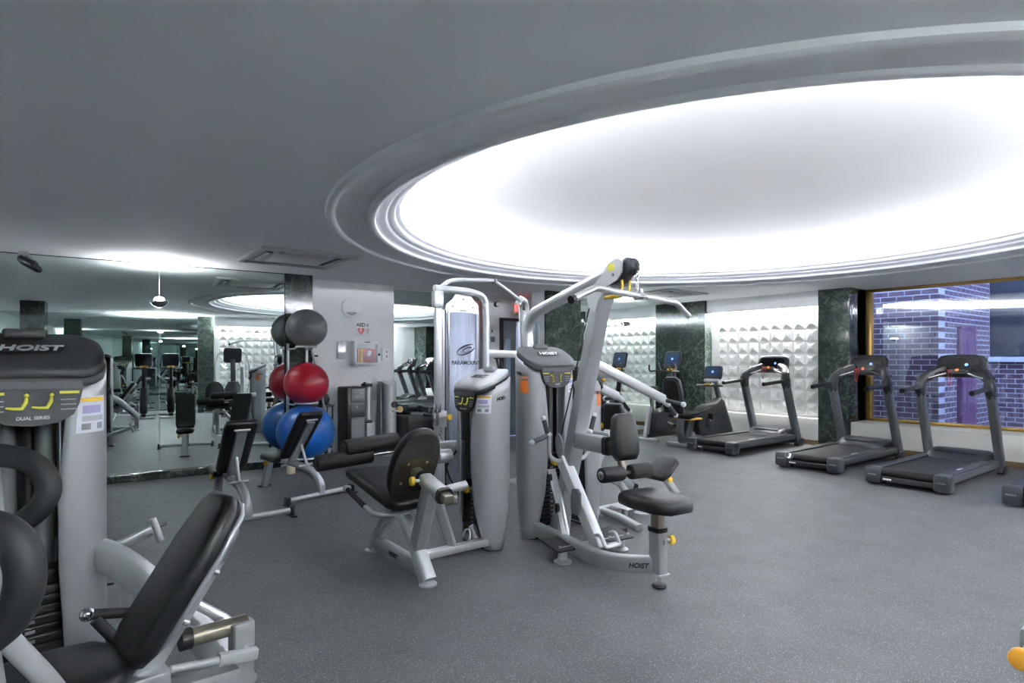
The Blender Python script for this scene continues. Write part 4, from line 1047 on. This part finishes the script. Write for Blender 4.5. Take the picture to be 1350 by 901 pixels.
for s_ in (-1, 1):
    fp = MB().box((s_*.235, -.57, .12), (.25, .24, .014), rot=(7, 0, 0), r=.005).out('foot_plate', 'capdark_shade', B)
    for x in (-.09, .09):
        for y in (-.085, .085): MB().cyl((s_*.235+x, -.57+y, .124), (s_*.235+x, -.57+y, .136), .010, n=10).out('bolt', 'bright', fp)
MB().lathe([(0, 0), (.065, 0), (.066, .012), (.04, .028), (.035, .05), (.035, .115), (0, .115)], (-.275, -.62, 0), 24).out('foot_disc', 'silver', B)
MB().lathe([(0, 0), (.065, 0), (.066, .012), (.04, .028), (.035, .05), (.035, .115), (0, .115)], (.275, -.62, 0), 24).out('foot_disc', 'silver', B)
MB().path([(-.3, -.62, .1), (.3, -.62, .1)], .05, .04, (0, 0, 1), .01).out('cross_beam', 'silver', B)
# rowing lever with its handles and links
MB().path([(-.045, -.30, .70), (-.045, -.77, .10)], .105, .085, (1, 0, 0), .015).out('row_lever', 'bright', B)
MB().prism([(-.045, -.10), (.03, -.10), (.05, -.05), (.05, .07), (.02, .10), (-.04, .09), (-.055, .04), (-.055, -.06)], .02, frame((-.105, -.57, .42), (0, -1, 0), (0, .3, 1))).out('lever_guard', 'grey', B, 0)
MB().box((-.045, -.325, .672), (.05, .05, .09), rot=(-38, 0, 0)).out('yellow_sticker', 'placard_fig', B, 0)
for x in (-.125, -.155):
    MB().path([(x, -.27, .62), (x, -.36, .44), (x, -.47, .14)], .016, .045, (1, 0, 0), .005).out('link_bar', 'silver', B)
for y, z in ((-.30, .55), (-.40, .34)): MB().prism(ell(.02, .04, 14), .02, frame((-.18, y, z), (0, 1, 0), (0, -.3, 1))).out('rubber_stop', 'black', B, 0)
m = MB()
m.tube([(-.07, -.74, .20), (-.07, -.80, .22), (-.07, -.86, .14), (.07, -.86, .14), (.07, -.80, .22), (.07, -.74, .20)], .014, .03, 10); m.out('lever_stop', 'bright', B, 60)
MB().cyl((-.12, -.76, .11), (.12, -.76, .11), .022, n=16).out('lever_pivot', 'chrome', B)
for s_ in (-1, 1):
    MB().tube([(s_*0, -.33, .695), (s_*.13, -.33, .69), (s_*.20, -.33, .74), (s_*.20, -.33, .90)], .017, .07, 12).out('handle_tube', 'bright', B, 60)
    MB().ball((s_*.205, -.33, .905), .026, 14).out('handle_joint', 'bright', B)
    g = MB().tube([(s_*.215, -.33, .92), (s_*.25, -.33, 1.03)], .019, n=14).out('hand_grip', 'tmmid', B)
    MB().ball((s_*.253, -.33, 1.038), .023, 14).out('end_cap', 'bright', g)
    g = MB().tube([(s_*.225, -.335, .90), (s_*.37, -.36, .865)], .019, n=14).out('hand_grip', 'tmmid', B)
    MB().ball((s_*.38, -.362, .862), .023, 14).out('end_cap', 'bright', g)

# the long bar hanging from the pulldown chain
L = thing('pulldown_bar', 'long bent silver bar hanging level from the chain of the slanted mast', 'pulldown bar', (3.135, 2.685, 1.93), 14.8)
MB().tube([(-.60, 0, 0), (.60, 0, 0)], .021, 0, 14).out('bar', 'bright', L, 60)
for s_ in (-1, 1): MB().tube([(s_*.59, 0, .001), (s_*.63, 0, -.005), (s_*.86, 0, -.085)], .022, .04, 14).out('bent_grip', 'bright', L, 60)
MB().cyl((-.885, 0, -.0935), (-.855, 0, -.083), .024, n=12).out('end_plug', 'black', L)
MB().lathe([(0, -.022), (.045, -.022), (.05, -.01), (.03, .018), (.016, .03), (.016, .05), (0, .05)], (0, 0, 0), 20).out('swivel', 'chrome', L)

# ---- press machine behind the pulldown machine
Cc = thing('chest_press_machine', 'silver press machine with two long sloping arms, behind the pulldown machine', 'weight machine', (3.78, 3.98, 0), 90)
tower(Cc, 1.43, 12, 'cap', 'black', 'leg', 1)
for s_ in (-1, 1):
    MB().path([(s_*.30, .12, 1.475), (s_*.30, -.84, 1.115)], .065, .085, (0, 0, 1), .012).out('press_arm', 'bright', Cc)
    MB().path([(s_*.30, -.82, 1.13), (s_*.30, -.93, 1.06)], .05, .06, (0, 0, 1), .012).out('arm_joint', 'bright', Cc)
    g = MB().tube([(s_*.31, -.87, 1.10), (s_*.50, -.88, 1.075)], .02, n=14).out('hand_grip', 'tmmid', Cc)
    MB().ball((s_*.51, -.88, 1.073), .026, 14).out('end_cap', 'bright', g)
    g = MB().tube([(s_*.30, -.93, 1.05), (s_*.30, -1.03, .955)], .02, n=14).out('hand_grip', 'tmmid', Cc)
    MB().ball((s_*.30, -1.04, .946), .025, 14).out('end_cap', 'bright', g)
MB().path([(-.30, -.20, 1.355), (.30, -.20, 1.355)], .06, .06, (0, 0, 1), .012).out('cross_beam', 'bright', Cc)
MB().path([(-.30, .08, 1.455), (.30, .08, 1.455)], .06, .06, (0, 0, 1), .012).out('yoke', 'bright', Cc)
MB().path([(0, .16, .05), (0, .16, 1.46)], .09, .08, (0, 1, 0), .015).out('rear_column', 'silver', Cc)
hexknob(Cc, (-.02, -.24, 1.325), (-.3, -.8, -.3))
hexknob(Cc, (.12, -.36, .84), (-.2, -1, .2))
MB().path([(0, -.14, .05), (0, -.22, .52), (0, -.42, .80)], .08, .09, (1, 0, 0), .015, .1).out('back_post', 'silver', Cc)
MB().pad([(-.10, -.2), (.10, -.2), (.15, -.13), (.14, .05), (.1, .19), (-.1, .19), (-.14, .05), (-.15, -.13)], .07, frame((0, -.46, .88), (1, 0, 0), (0, .12, 1)), .025, .01).out('backrest', 'vinyl', Cc, 60)
rl = MB().path([(-.0, -.16, .48), (-.0, -.74, .215)], .07, .095, (0, 0, 1), .015).out('seat_rail', 'silver', Cc)
hoist(MB(), .06, frame((-.0365, -.34, .395), (0, -.58, -.265), (0, -.265, .58))).out('lettering', 'black', rl, 0)
MB().path([(0, -.72, .224), (0, -.77, .20)], .085, .11, (0, 0, 1), .02).out('collar', 'black', Cc)
MB().path([(0, -.72, .224), (0, -1.0, .10)], .05, .065, (0, 0, 1), .012).out('sliding_tube', 'nickel', Cc)
MB().path([(0, -.55, .29), (-.06, -.60, .20), (-.165, -.69, .03)], .06, .07, (0, 0, 1), .015).out('rail_leg', 'silver', Cc)
disc_foot(Cc, -.165, -.69, .075)
MB().pad([(-.11, -.16), (.11, -.16), (.15, -.08), (.14, .12), (.08, .17), (-.08, .17), (-.14, .12), (-.15, -.08)], .065, frame((0, -1.18, .385), (1, 0, 0), (0, -.81, .585)), .024, .01).out('seat', 'vinyl', Cc, 60)
MB().path([(0, -1.17, .37), (0, -1.25, .27)], .05, .06, (1, 0, 0), .012).out('seat_slide', 'nickel', Cc)
MB().path([(0, -1.235, .28), (0, -1.45, .05)], .065, .07, (1, 0, 0), .014).out('seat_post', 'bright', Cc)
MB().path([(0, -1.235, .285), (0, -1.255, .265)], .078, .083, (1, 0, 0), .02).out('collar', 'black', Cc)
MB().path([(0, -.95, .06), (0, -1.48, .06)], .07, .06, (0, 0, 1), .012).out('floor_beam', 'silver', Cc)
disc_foot(Cc, 0, -1.46, .06)
hexknob(Cc, (-.03, -1.24, .25), (-1, .2, 0))
MB().path([(0, -.30, .06), (-.28, -.26, .06), (-.56, -.20, .035)], .075, .055, (0, 0, 1), .02, .1).out('stabilizer', 'silver', Cc, 60)
MB().path([(0, -.05, .06), (0, -.97, .06)], .07, .06, (0, 0, 1), .012).out('floor_beam', 'silver', Cc)
MB().box((-.16, -.45, .10), (.22, .16, .012), rot=(0, 0, 0), r=.004).out('foot_plate', 'lightgrey', Cc)
MB().path([(-.16, -.45, .0), (-.16, -.45, .1)], .05, .05, (0, 1, 0), .01).out('plate_support', 'silver', Cc)
MB().box((-.44, -.06, .02), (.14, .09, .04), r=.006).out('rubber_block', 'black', Cc)
MB().tube([(-.02, -.25, .85), (-.03, -.24, .5), (-.02, -.20, .12)], .006, .05, 8).out('cable', 'black', Cc)

# ---- cable machine at the back
D = thing('cable_machine', 'tall silver cable machine with blue-grey ribbed cover behind the leg extension machine', 'weight machine', (3.3, 5.2, 0), 0)
MB().path([(-.30, 0, .0), (-.30, 0, 2.2)], .075, .055, (0, 1, 0), .012).out('front_post', 'bright', D)
MB().tube([(-.34, 0, 2.215), (.10, 0, 2.21), (.27, 0, 2.17), (.29, 0, 2.0), (.29, 0, .03)], .036, .16, 16).out('arched_frame', 'bright', D, 60)
MB().box((-.315, -.02, 2.10), (.11, .07, .17), r=.012).out('pulley_housing', 'bright', D)
m = MB(); rows = []
for z in (.12, 1.99):
    row = []
    for k in range(25):
        a = k/24; x = -.175+.40*a; y = .10-.09*math.sin(PI*a)-.007*abs(math.sin(PI*a*9))
        row.append((x, y, z))
    rows.append(row)
m.grid(rows); cv = m.out('stack_cover', 'bluecover', D, 25)
md = cv.modifiers.new('thickness', 'SOLIDIFY'); md.thickness = .01
for x in (-.185, .235): MB().bar((x, .09, .10), (x, .09, 2.0), .03, .04).out('cover_edge', 'bright', D)
tp = [(-.18, 0), (.23, 0), (.225, .09), (.16, .14), (.12, .20), (-.06, .20), (-.10, .14), (-.175, .08)]
MB().prism(tp, .014, frame((0, .06, 1.985), (1, 0, 0), (0, 0, 1))).out('top_plate', 'bright', D, 0)
for x, z in ((-.10, 2.05), (.03, 2.13), (.15, 2.05)): MB().cyl((x, .046, z), (x, .038, z), .010, n=8).out('bolt', 'grey', D)
MB().box((.03, .044, 2.01), (.08, .004, .012)).out('name_strip', 'black', D, 0)
def swoosh(cx, cz, a, b, tilt, a0, a1, r):
    ct, st = math.cos(tilt), math.sin(tilt); P_ = []
    for k in range(25):
        q = a0+(a1-a0)*k/24; u, v = a*math.cos(q), b*math.sin(q)
        P_.append((cx+u*ct-v*st, -.006, cz+u*st+v*ct))
    return P_
m = MB()
m.sweep(swoosh(.03, 1.60, .115, .042, .35, .5, 6.0, 1), circ(.006, 6), (0, 1, 0), scale=[.5, 1.3, 1, .6, .9, 1.4, .4])
m.sweep(swoosh(.045, 1.60, .055, .02, .35, .0, 5.2, 1), circ(.006, 6), (0, 1, 0), scale=[1.4, 1, .6, .4])
m.out('logo', 'steel', cv)
MB().text('PARAMOUNT', .058, place((.03, -.012, 1.462), 90, 0, 0), .001, 0, .001).out('lettering', 'steel', cv, 0)
MB().box((-.30, -.035, .90), (.13, .07, .17), r=.015).out('carriage', 'bright', D)
hexknob(D, (-.25, -.07, .92), (.3, -1, 0))
MB().box((-.36, -.06, .92), (.05, .06, .16), r=.01).out('swivel_arm', 'chrome', D)
for x in (-.385, -.335): MB().cyl((x, -.09, .97), (x, -.09, 1.06), .016, n=12, bev=.004).out('handle_end', 'chrome', D)
m = MB()
for k in range(7):
    z = .80-.036*k
    m.sweep([(-.31+(.012*math.cos(a) if k % 2 else 0), -.07+(0 if k % 2 else .012*math.cos(a)), z+.025*math.sin(a)) for a in [2*PI*j/10 for j in range(10)]], circ(.005, 6), (.3, .3, .2), closed=True)
m.out('chain', 'chrome', D)
MB().cyl((-.19, -.02, .05), (-.19, -.02, 2.0), .013, n=10).out('guide_rod', 'chrome', D)
MB().cyl((-.225, -.02, .05), (-.225, -.02, 2.0), .007, n=8).out('cable', 'steel', D)
MB().path([(-.36, .05, .04), (.36, .05, .04)], .09, .07, (0, 0, 1), .015).out('base_beam', 'silver', D)
MB().path([(.28, 0, 1.56), (1.10, .40, 1.56)], .07, .085, (0, 0, 1), .014).out('cross_beam', 'bright', D)
MB().path([(1.12, .40, .0), (1.12, .40, 2.05), (1.10, .37, 2.18), (1.0, .33, 2.20)], .11, .09, (0, 1, 0), .03, .09).out('rear_post', 'bright', D, 60)
MB().box((1.06, .32, 2.13), (.03, .02, .09), r=.005).out('pulley_slot', 'black', D)
MB().path([(1.05, .42, .1), (1.05, .42, 1.95)], .04, .06, (0, 1, 0), .01).out('rear_cover', 'bluecover', D)
MB().tube([(-.28, 0, 2.22), (-.14, .04, 2.31), (0, .08, 2.335), (.45, .2, 2.375), (.58, .24, 2.39)], .022, .08, 12).out('pull_up_bar', 'bright', D, 60)
MB().tube([(.56, .23, 2.385), (.80, .3, 2.30), (1.03, .34, 2.19)], .022, .05, 12).out('pull_up_bar', 'bright', D, 60)
MB().cyl((.545, .225, 2.38), (.585, .245, 2.385), .03, n=14).out('bar_joint', 'grey', D)
MB().box((1.12, .40, .01), (.3, .5, .02), r=.004).out('base_plate', 'silver', D)
t = thing('triceps_rope', 'black double strap with a red tip hanging from the cross beam of the cable machine', 'strap', (3.98, 5.535, 1.515), 26)
m = MB(); m.tube([(-.03, 0, 0), (-.01, -.03, -.14), (.03, -.04, -.24)], .012, .05, 8); m.tube([(.07, 0, 0), (.065, -.03, -.16), (.05, -.04, -.33)], .013, .05, 8); m.box((.02, 0, .0), (.16, .03, .02), r=.005)
m.out('strap', 'black', t)
MB().ball((.052, -.04, -.345), .026, 12, .6).out('end_knob', 'black', t)
MB().ball((.03, -.042, -.25), .014, 10).out('red_tip', 'red', t)

# ---- leg machine cut off by the left edge
ET = (-.115, 2.90, 0); ER = 8
E_ = thing('leg_curl_machine', 'large silver leg machine with shade-darkened cap cut off by the left edge of the photo', 'weight machine', ET, ER)
tower(E_, 1.60, 15, 'capdark_shade', 'lightgrey', 'leg', 1)  # cap coloured dark for the shade away from the dome
EM = (Matrix.Translation(ET) @ rot3(0, 0, ER).to_4x4()).inverted()
ye = -.64
MB().pad([(-.62, -.17), (.03, -.20), (.13, -.17), (.18, -.10), (.19, 0), (.18, .10), (.13, .17), (.03, .20), (-.62, .17)], .085, frame((0, ye, .47), (1, 0, 0), (0, 1, 0)), .03, .012).out('seat', 'vinyl', E_, 60)
MB().bar((-.5, ye, .435), (.30, ye, .43), .12, .07).out('seat_beam', 'silver', E_)
ep = frame((.375, ye+.01, .745), (0, 1, 0), (.276, 0, .42))
sg = 1 if ep.col[2][0] > 0 else -1                        # +1 when the local z axis points to the back of the seat
bk = MB().pad([(-.10, -.29), (.10, -.29), (.145, -.23), (.15, .10), (.12, .25), (.07, .29), (-.07, .29), (-.12, .25), (-.15, .10), (-.145, -.23)], .07, ep @ Matrix.Translation((0, 0, -.07 if sg > 0 else 0)), .028, .01).out('backrest', 'vinyl', E_, 60)
MB().pad([(-.085, -.24), (.085, -.24), (.125, -.18), (.135, .10), (.11, .25), (.06, .285), (-.06, .285), (-.11, .25), (-.135, .10), (-.125, -.18)], .02, ep @ Matrix.Translation((0, 0, .0 if sg > 0 else -.02)), .008).out('back_shell', 'shroud', bk, 60)
MB().path([ep @ V((0, -.42, .045*sg)), ep @ V((0, .10, .045*sg))], .08, .05, (0, 1, 0), .012).out('backrest_bar', 'silver', E_)
MB().pad(rr(.15, .16, .06, 4), .045, ep @ Matrix.Translation((0, .13, .018 if sg > 0 else -.063)), .015).out('backrest_bracket', 'grey', E_, 60)
for y in (-.12, .05):
    MB().cyl(ep @ V((-.12, y, .015*sg)), ep @ V((-.12, y, .035*sg)), .011, n=10).out('bolt', 'chrome', bk)
MB().cyl((.375, ye+.02, .52), (.575, ye+.02, .512), .032, n=20).out('adjusting_cylinder', 'nickel', E_)
MB().cyl((.35, ye+.02, .521), (.385, ye+.02, .519), .037, n=20).out('collar', 'black', E_)
MB().path([(.55, ye, .0), (.55, ye, .53)], .08, .06, (0, 1, 0), .012).out('rear_post', 'silver', E_)
MB().box((.55, ye-.034, .49), (.07, .008, .09), r=.003).out('post_plate', 'bright', E_)
MB().path([(.43, ye+.10, .60), (.53, ye+.05, .52), (.555, ye-.03, .43)], .035, .04, (0, 1, 0), .01, .04).out('rear_link', 'bright', E_)
MB().cyl((.30, ye-.06, .468), (.46, ye-.06, .443), .013, n=14).out('push_rod', 'bright', E_)
MB().path([(.45, ye-.06, .446), (.58, ye-.06, .425)], .04, .042, (0, 0, 1), .01).out('rod_end', 'bright', E_)
MB().path([(.25, ye-.02, .38), (.52, ye-.02, .36)], .08, .06, (0, 0, 1), .012).out('rear_beam', 'silver', E_)
MB().path([(.10, .08, .74), (.22, -.06, .73), (.31, -.16, .66), (.40, -.27, .54), (.52, -.42, .38), (.555, ye, .28)], .085, .11, (0, 0, 1), .02, .15).out('curved_arm', 'bright', E_, 60)
MB().path([(.55, ye, .05), (-.35, ye, .05)], .09, .07, (0, 0, 1), .015).out('floor_beam', 'silver', E_)
MB().path([(0, ye, .05), (0, -.08, .05)], .09, .07, (0, 0, 1), .015).out('floor_beam', 'silver', E_)
MB().path([(.0, ye, .05), (.0, ye, .44)], .09, .08, (0, 1, 0), .015).out('seat_leg', 'silver', E_)
disc_foot(E_, .55, ye, .075)
g = MB().tube([(.13, -.42, .618), (.31, -.42, .575)], .018, n=14).out('hand_grip', 'foam', E_)
MB().ball((.118, -.42, .621), .024, 14).out('end_cap', 'chrome', g)
MB().tube([(.14, -.425, .60), (.20, -.44, .51), (.24, -.52, .45)], .02, .05, 12).out('grip_tube', 'black', E_, 60)
def wpath(pts): return [EM @ V(p) for p in pts]
LOOP1 = [(-.212, 1.942, 1.285), (-.125, 1.876, 1.270), (-.074, 1.837, 1.259), (-.041, 1.812, 1.230), (-.029, 1.803, 1.188), (-.044, 1.814, 1.146), (-.074, 1.837, 1.113), (-.118, 1.870, 1.088)]
LOOP2 = [(-.155, 1.334, 1.231), (-.085, 1.281, 1.221), (-.062, 1.263, 1.198), (-.050, 1.254, 1.153), (-.056, 1.259, 1.104), (-.076, 1.274, 1.066), (-.097, 1.290, 1.044)]
MB().tube(wpath(LOOP1), .027, .03, 16).out('looped_grip', 'foam', E_, 60)
MB().tube(wpath(LOOP2), .029, .03, 16).out('looped_grip', 'foam', E_, 60)
MB().tube(wpath([(-.092, 1.287, 1.06), (-.017, 1.33, .918), (.054, 1.464, .689), (.12, 1.75, .30), (.0, 2.20, .06)]), .0175, .05, 14).out('grip_arm', 'bright', E_, 60)
MB().tube(wpath([(-.10, 1.855, 1.096), (-.15, 1.86, .9), (-.11, 1.92, .5), (-.05, 2.2, .08)]), .017, .05, 14).out('grip_arm', 'bright', E_, 60)

# ---- adjustable benches in front of the long mirror
def bench(label, loc, rz):
    t = thing('weight_bench', label, 'bench', loc, rz, 'adjustable benches in front of the long mirror')
    MB().tube([(-.40, -.55, .052), (.40, -.55, .052)], .028, 0, 14).out('floor_tube', 'bright', t)
    for s_ in (-1, 1):
        MB().box((s_*.40, -.55, .045), (.035, .085, .09), r=.012).out('tube_end', 'black', t)
        MB().box((s_*.40, -.57, .008), (.05, .15, .016), r=.005).out('floor_pad', 'black', t)
    MB().path([(0, -.55, .06), (0, -.55, .16), (0, -.42, .28), (0, -.10, .33), (0, .42, .36)], .065, .08, (1, 0, 0), .018, .1).out('spine', 'silver', t, 60)
    MB().path([(0, .52, .01), (0, .40, .37)], .065, .08, (1, 0, 0), .012).out('front_leg', 'silver', t)
    MB().box((0, .53, .008), (.14, .06, .016), r=.004).out('leg_foot', 'black', t)
    hexknob(t, (-.035, .36, .30), (-1, 0, 0))
    b = frame((0, -.16, .68), (1, 0, 0), (0, -.62, .80))
    MB().pad([(-.12, -.33), (.12, -.33), (.14, -.28), (.15, .26), (.13, .33), (-.13, .33), (-.15, .26), (-.14, -.28)], .07, b @ Matrix.Translation((0, 0, 0)), .025, .008).out('backrest', 'vinyl', t, 60)
    bz = b.col[2]
    MB().path([b @ V((0, -.36, .088)), b @ V((0, .24, .088))], .095, .045, (0, -.8, -.62), .012).out('backrest_channel', 'silver', t)
    MB().path([b @ V((-.07, .26, .082)), b @ V((.07, .26, .082))], .03, .02, (0, 0, 1), .005).out('channel_plate', 'silver', t)
    MB().pad([(-.13, -.17), (.13, -.17), (.12, .12), (.08, .18), (-.08, .18), (-.12, .12)], .07, place((0, .30, .335), 3, 0, 0), .025, .008).out('seat', 'vinyl', t, 60)
    MB().tube([(0, -.30, .34), (0, -.26, .42), (0, -.20, .56)], .014, .05, 10).out('support_strut', 'bright', t)
    MB().tube([(-.09, -.28, .335), (.09, -.28, .335)], .012, 0, 10).out('strut_pin', 'bright', t)
    MB().box((0, .12, .34), (.08, .3, .04), r=.01).out('seat_frame', 'silver', t)
    return t
b1 = bench('adjustable bench nearest the leg machine at the left edge, its back towards the camera', (1.30, 6.31, 0), 3)
dup(b1, (2.03, 6.82, 0), 17, 'adjustable bench in front of the large blue ball, its back towards the camera')

t = thing('low_bench', 'low silver bench frame ending in a T bar, behind the machine at the left edge', 'bench', (.05, 4.85, 0), 0)
MB().path([(-.55, .0, .10), (.0, -.02, .13), (.46, .02, .30)], .06, .065, (0, 0, 1), .012, .1).out('beam', 'silver', t)
MB().tube([(.44, .0, .375), (.49, -.02, .215)], .024, 0, 12).out('t_bar', 'bright', t)
MB().tube([(.47, .0, .31), (.53, .0, .33)], .012, 0, 8).out('bar_pin', 'chrome', t)
MB().box((.17, .0, .008), (.08, .25, .016), r=.004).out('floor_pad', 'black', t)
MB().path([(.17, 0, .01), (.17, 0, .17)], .05, .05, (0, 1, 0), .01).out('leg', 'silver', t)
MB().cyl((.07, .12, .17), (.07, .12, .22), .022, n=12, bev=.005).out('pin_cap', 'bright', t)
MB().path([(-.5, 0, .0), (-.5, 0, .3)], .06, .06, (0, 1, 0), .01).out('leg', 'silver', t)
MB().pad(rr(.5, .26, .05, 4), .07, place((-.42, 0, .32), 0, 12, 0), .025, .008).out('pad', 'vinyl', t, 60)

# ---- machine mostly outside the lower right corner: only its yellow knob shows
t = thing('cable_column', 'machine post with an amber knob just entering at the lower right edge', 'weight machine', (2.76, .52, 0), 10)
MB().path([(0, 0, .0), (0, 0, 1.3)], .08, .08, (0, 1, 0), .012).out('post', 'silver', t)
MB().box((0, 0, .015), (.4, .4, .03), r=.006).out('base_plate', 'silver', t)
MB().box((0, 0, .60), (.11, .11, .16), r=.012).out('carriage', 'silver', t)
MB().path([(0, 0, .60), (-.31, .032, .60)], .06, .07, (0, 0, 1), .012).out('carriage_arm', 'silver', t)
k_ = MB().cyl((-.455, .05, .60), (-.49, .054, .60), .032, n=18, bev=.009).out('adjusting_knob', 'gold_plastic', t)
MB().cyl((-.30, .03, .60), (-.46, .05, .60), .013, n=12).out('stem', 'bright', k_)
# ------------------------------------------------------------------ light, camera
def lamp(name, kind, loc, power, col='#ffffff', size=.1, rot=(0, 0, 0), **k):
    l = bpy.data.lights.new(name, kind); l.energy = power; l.color = hexc(col)[:3]
    o = bpy.data.objects.new(name, l); COL.objects.link(o); o.location = loc; o.rotation_euler = [math.radians(a) for a in rot]
    if kind == 'POINT' or kind == 'SPOT': l.shadow_soft_size = size
    for a, b in k.items(): setattr(l, a, b)
    return o
w = bpy.data.worlds.new('evening_sky'); scene.world = w; w.use_nodes = True
bg = w.node_tree.nodes['Background']; bg.inputs[0].default_value = (.42, .54, 1.0, 1); bg.inputs[1].default_value = SKY
for k, (x, y) in enumerate(SCONCES):
    lamp('sconce_light', 'SPOT', (x, y-.07 if y > 5 else y+.07, 2.32), SCONCE_W if y > 5 else BACK_FILL_W, '#ffffff', .06, (180, 0, 0), spot_size=math.radians(165), spot_blend=.6)
cam = bpy.data.cameras.new('camera'); co = bpy.data.objects.new('camera', cam); COL.objects.link(co)
co.location = (0, 0, 1.5); co.rotation_euler = (PI/2, 0, -math.atan2(589, 778))
cam.sensor_width = 36; cam.lens = 778/1350*36; cam.shift_y = 23.5/1350; cam.clip_start = .02
scene.camera = co
vs = scene.view_settings
vs.view_transform = 'Standard'; vs.look = 'None'; vs.gamma = 1; vs.exposure = EXPOSURE; vs.use_curve_mapping = False
cy = scene.cycles
cy.use_denoising = True; cy.max_bounces = 14; cy.glossy_bounces = 10; cy.diffuse_bounces = 5; cy.transparent_max_bounces = 12
cy.sample_clamp_indirect = 8; cy.caustics_reflective = True; cy.use_light_tree = True
